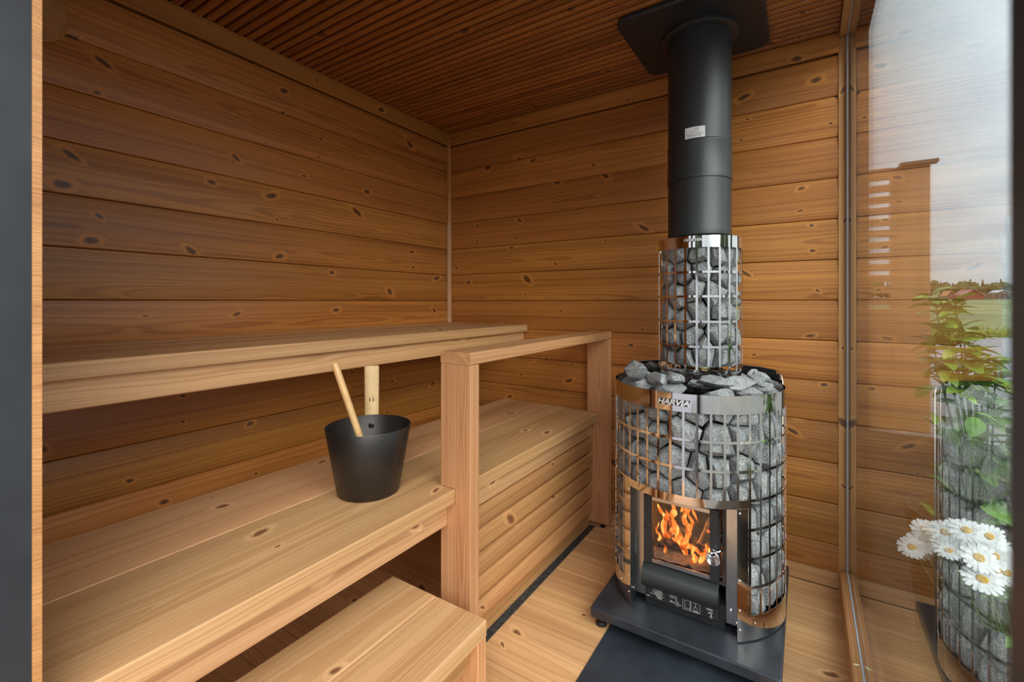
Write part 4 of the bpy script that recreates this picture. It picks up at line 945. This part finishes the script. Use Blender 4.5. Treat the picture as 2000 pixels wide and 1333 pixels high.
# weeds along the edge of the yard
b = MB(); WEED = plain('bright_weeds', (0.16, 0.23, 0.03), 0.8, 0, var=0.4, bs=3)
for i in range(5200):
    x = rt.uniform(-6, 22); y = 24.8 + abs(rt.gauss(0, 1.0)); h_ = rt.uniform(.25, .8) * (0.6 + 0.4 * noise.noise(Vector((x * .6, y * .6, 0)))); dx, dy = rt.uniform(-.2, .2), rt.uniform(-.15, .15); w = rt.uniform(.03, .07)
    b.add([(x - w, y, -.37), (x + w, y + .02, -.37), (x + dx, y + dy, -.36 + h_)], [(0, 1, 2)])
me = bpy.data.meshes.new('tall_weeds'); me.from_pydata(b.v, [], b.f); me.materials.append(WEED); tag(link('tall_weeds', me), 'bright green weeds along the far edge of the paved yard', 'weeds', kind='stuff')
# privacy screen
YS = 5.0
psx1 = dirpos(1817, YS)[0]; psg = dirpos(1737, YS)[0]
DARKG = plain('dark_added_ground', (0.022, 0.021, 0.020), 0.9, 0, var=0.2, bs=12, spec=0.05)  # near-black so little shows through the glass behind the mirrored room
ps = thing('privacy_screen', 'brown slatted timber privacy screen with a capped post outside', 'screen', (0, YS, -0.06))
kk = YS / (0.80 * sin(radians(32.84)) + cos(radians(32.84)))
ztp = 1.03 + (590 - 332) / 888.7 * kk
zz = ztp - 0.105; i = 0
gap = 0.036; pitch = 21.8 / 888.7 * kk
board('slat', rect(0.10, 0.022, 0.002), 0.36 + psg, (0.19 - 0.55, YS + 0.0, zz + 0.004), (1, 0, 0), (0, 0, 1), W_OUT, ps, (0, YS, -0.06))
meS = None
for i in range(26):
    z1 = zz - gap - i * pitch
    if i > 10: break
    o = board('slat', rect(pitch - gap, 0.022, 0.002), 0.36 + psg, (0.19 - 0.55, YS, z1 - (pitch - gap)), (1, 0, 0), (0, 0, 1), W_OUT, ps, (0, YS, -0.06), mesh=meS); meS = o.data
zl = zz - gap - 11 * pitch
board('lower_panel', rect(zl + 0.06, 0.022, 0.002), 0.36 + psg, (0.19 - 0.55, YS, -0.059), (1, 0, 0), (0, 0, 1), W_OUT, ps, (0, YS, -0.06))
o = board('panel', rect(psx1 - psg, 0.03, 0.003), ztp + 0.059, (psg + 0.0005, YS + 0.005, -0.059), (0, 0, 1), (1, 0, 0), W_OUT, ps, (0, YS, -0.06))
MB().box(-0.42, -0.365, -0.03, 0.03, 0.001, ztp + 0.06).build('post', W_OUT, ps, 0)
o = MB().box(psx1 - 0.20, psx1 + 0.045, -0.05, 0.05, ztp + 0.0605, ztp + 0.084).build('cap', FRAMEM, ps, 0)
TR = plain('light_paving', (0.16, 0.155, 0.15), 0.85, 0, var=0.15, bs=6, spec=0.2)
tr_ = MB().box(1.45, 6.0, -2.5, 8.0, -0.345, -0.06).box(0.1825, 1.449, -2.5, 0.40, -0.345, -0.06).box(0.1825, 1.449, 4.9, 8.0, -0.345, -0.06).build('terrace', TR, smooth=0); struct(tr_, 'light paved terrace outside the glass wall', 'terrace')
patch_ = MB().box(0.1825, 1.449, 0.4005, 4.8995, -0.345, -0.0605).build('dark_ground_patch', DARKG, smooth=0); struct(patch_, 'near-black ground patch added outside the glass wall to keep its reflection clear', 'ground patch')  # added dark ground, stops bright paving washing out the glass reflection

# plants by the glass
LEAFG = plain('glossy_leaf', (0.15, 0.32, 0.045), 0.4, 0, var=0.35, bs=20); LEAFY = plain('young_leaf', (0.34, 0.52, 0.08), 0.4, 0, var=0.2, bs=20)
STEMG = plain('green_stem', (0.10, 0.14, 0.04), 0.6); POTM = plain('dark_planter', (0.03, 0.032, 0.035), 0.6, 0, var=0.1, bs=30); SOIL = plain('potting_soil', (0.03, 0.022, 0.016), 0.95, 0, bump=1, bs=60)
def world_px(px, py, k_):
    u = (px - 1000) / 888.7; th = radians(32.84); return Vector((k_ * (u * cos(th) - sin(th)), k_ * (u * sin(th) + cos(th)), H - (py - 590) / 888.7 * k_))
def leafmesh(mat, Lf=0.075, w=0.017):
    b = MB(); n = 7; vs = []
    for i in range(n + 1):
        t = i / n; ww = w * max(0.0, sin(pi * min(1, t * .92 + .04))) ** .8; x = Lf * t; z = -0.35 * Lf * t * t
        vs += [(x, -ww, z + ww * .35), (x, 0, z), (x, ww, z + ww * .35)]
    vs2 = [(v[0], v[1], v[2] - 0.0006) for v in vs]; N_ = len(vs)
    fs = [(3 * i + j, 3 * i + 3 + j, 3 * i + 4 + j, 3 * i + 1 + j) for i in range(n) for j in (0, 1)]
    b.add(vs, fs); me = bpy.data.meshes.new('leaf'); me.from_pydata(b.v, [], b.f); me.materials.append(mat)
    me.polygons.foreach_set('use_smooth', [True] * len(me.polygons)); return me
def pot(par, loc, r, hgt):
    MB().lathe([(0, 0), (r * .8, 0), (r, hgt), (r - .008, hgt), (r - .02, hgt - .02), (0, hgt - .02)], 36, loc[0], loc[1]).build('pot', POTM, par)
    MB().lathe([(r - .0215, hgt - .015), (0, hgt - .012)], 24, loc[0], loc[1]).build('soil', SOIL, par)
sc = world_px(1868, 700, 1.28)
sh = thing('leafy_shrub', 'potted shrub with glossy green leaves just outside the glass', 'shrub', (sc.x + 0.06, sc.y, -0.06)); base = Vector((sc.x + 0.06, sc.y, -0.06))
pot(sh, (0, 0), 0.17, 0.50)
lm1, lm2 = leafmesh(LEAFG, 0.060, 0.0165), leafmesh(LEAFY, 0.052, 0.0145)
tips = [(1822, 575, 1.38), (1845, 600, 1.33), (1865, 590, 1.30), (1840, 640, 1.30), (1880, 640, 1.30), (1862, 665, 1.26), (1900, 670, 1.27), (1880, 700, 1.25), (1915, 700, 1.22), (1850, 705, 1.25), (1930, 725, 1.22), (1900, 735, 1.22), (1870, 740, 1.24), (1945, 715, 1.24), (1820, 665, 1.32), (1830, 710, 1.30)]
stm = MB()
for (px, py, k_) in tips:
    tp = world_px(px, py, k_) - base
    if tp.x + base.x < 0.17: tp.x = 0.17 - base.x
    mid = Vector((tp.x * .35, tp.y * .35, tp.z * .6)); stm.tube([(tp.x * .05, tp.y * .05, .47), mid, tp], [.004, .003, .0015], 5)
    for q in range(11):
        a_ = q * 2.4 + rt.uniform(-.3, .3); el = rt.uniform(-.25, .8); o = link('leaf', lm2 if q > 5 else lm1, sh, tp - Vector((0, 0, .004 * q)))
        if o.location.x + base.x + cos(a_) * .07 < 0.15: a_ = rt.uniform(-1.0, 1.0)
        o.rotation_euler = (rt.uniform(-.5, .5), -el, a_); o.scale = [rt.uniform(.75, 1.1)] * 3
for q in range(170):
    a_ = rt.uniform(0, 2 * pi); rr = rt.uniform(.02, .17); z_ = rt.uniform(.50, .88); x_ = max(cos(a_) * rr + .02, .165 - base.x)
    o = link('leaf', lm1, sh, (x_, sin(a_) * rr, z_)); o.rotation_euler = (rt.uniform(-.7, .7), rt.uniform(-1.0, .5), rt.uniform(-1.5, 1.5)); o.scale = [rt.uniform(.8, 1.3)] * 3
stm.build('stems', STEMG, sh)
PET = plain('white_petal', (0.80, 0.82, 0.84), 0.6); DISCM = plain('yellow_disc', (0.62, 0.36, 0.02), 0.8, 0, var=.3, bump=.8, bs=300)
b = MB()
for q in range(19):
    a_ = 2 * pi * q / 19; L0, L1, w = .007, .031 * rt.uniform(.9, 1.05), .0042
    zl = rt.uniform(-.002, .003); c_, s_ = cos(a_), sin(a_)
    pts = [(L0, -.0016, 0), (L0, .0016, 0), (L1 * .6, w * .95, .001 + zl * .5), (L1 * .92, w * .8, zl), (L1, 0, zl), (L1 * .92, -w * .8, zl), (L1 * .6, -w * .95, .001 + zl * .5)]
    b.add([(x * c_ - y * s_, x * s_ + y * c_, z) for x, y, z in pts], [(0, 1, 2, 6), (6, 2, 3, 5), (5, 3, 4)])
pm = bpy.data.meshes.new('flower'); pm.from_pydata(b.v, [], b.f); pm.materials.append(PET)
dm = MB().lathe([(.0085, -.001), (.0085, .001), (.006, .0035), (0, .0045)], 16)
dme = bpy.data.meshes.new('flower_disc'); dme.from_pydata(dm.v, [], dm.f); dme.materials.append(DISCM)
fc = world_px(1900, 1080, .96); fbase = Vector((fc.x + .09, fc.y, -0.06))
da = thing('daisy_plant', 'potted white daisies with yellow centres just outside the glass', 'flower', fbase)
pot(da, (0, 0), 0.14, 0.42)
fls = [(1887, 1036, .95, 1), (1846, 1040, .98, .9), (1849, 1062, .97, .95), (1853, 1076, .95, .8), (1912, 1090, .92, 1.05), (1918, 1132, .90, 1.1), (1943, 1087, .93, .9), (1932, 1048, .96, .9), (1950, 1070, .98, .8), (1946, 1114, .93, .9), (1780, 1069, 1.02, .9), (1806, 1036, 1.04, .9), (1797, 1060, 1.03, .9), (1828, 1034, 1.02, .85), (1866, 1046, .99, .8), (1905, 1045, 1.0, .8), (1966, 1120, .92, .9), (1968, 1095, .94, .9), (1870, 1030, 1.0, .8)]
stm = MB(); camv = Vector((0, 0, H))
for i, (px, py, k_, s_) in enumerate(fls):
    wpt = world_px(px, py, k_); wpt.x = max(wpt.x, 0.172); p = wpt - fbase
    o = link('flower', pm, da, p); dirn = ((camv - wpt).normalized() * .75 + Vector((rt.uniform(-.3, .3), rt.uniform(-.5, .3), .55 + rt.uniform(-.1, .4)))).normalized()
    o.rotation_euler = dirn.to_track_quat('Z', 'Y').to_euler(); o.scale = [s_] * 3
    dd = link('flower_disc', dme, o); dd['label'] = 'yellow flower centre'
    q = p - dirn * .004; stm.tube([(p.x * .15, p.y * .15, .40), (p.x * .6 - .0, p.y * .6, p.z * .75), tuple(q)], [.0022, .0018, .0014], 5)
stm.build('stems', STEMG, da)
lm3 = leafmesh(LEAFG, .05, .008)
for q in range(70):
    a_ = rt.uniform(0, 2 * pi); rr = rt.uniform(.0, .13); o = link('leaf', lm3, da, (cos(a_) * rr * .9 + .02, sin(a_) * rr, rt.uniform(.41, .52)))
    if o.location.x + fbase.x < .17: o.location.x = .2 - fbase.x
    o.rotation_euler = (rt.uniform(-.5, .5), rt.uniform(-1.0, .1), rt.uniform(-1.4, 1.4))
# purge helper meshes/curves without users is not needed
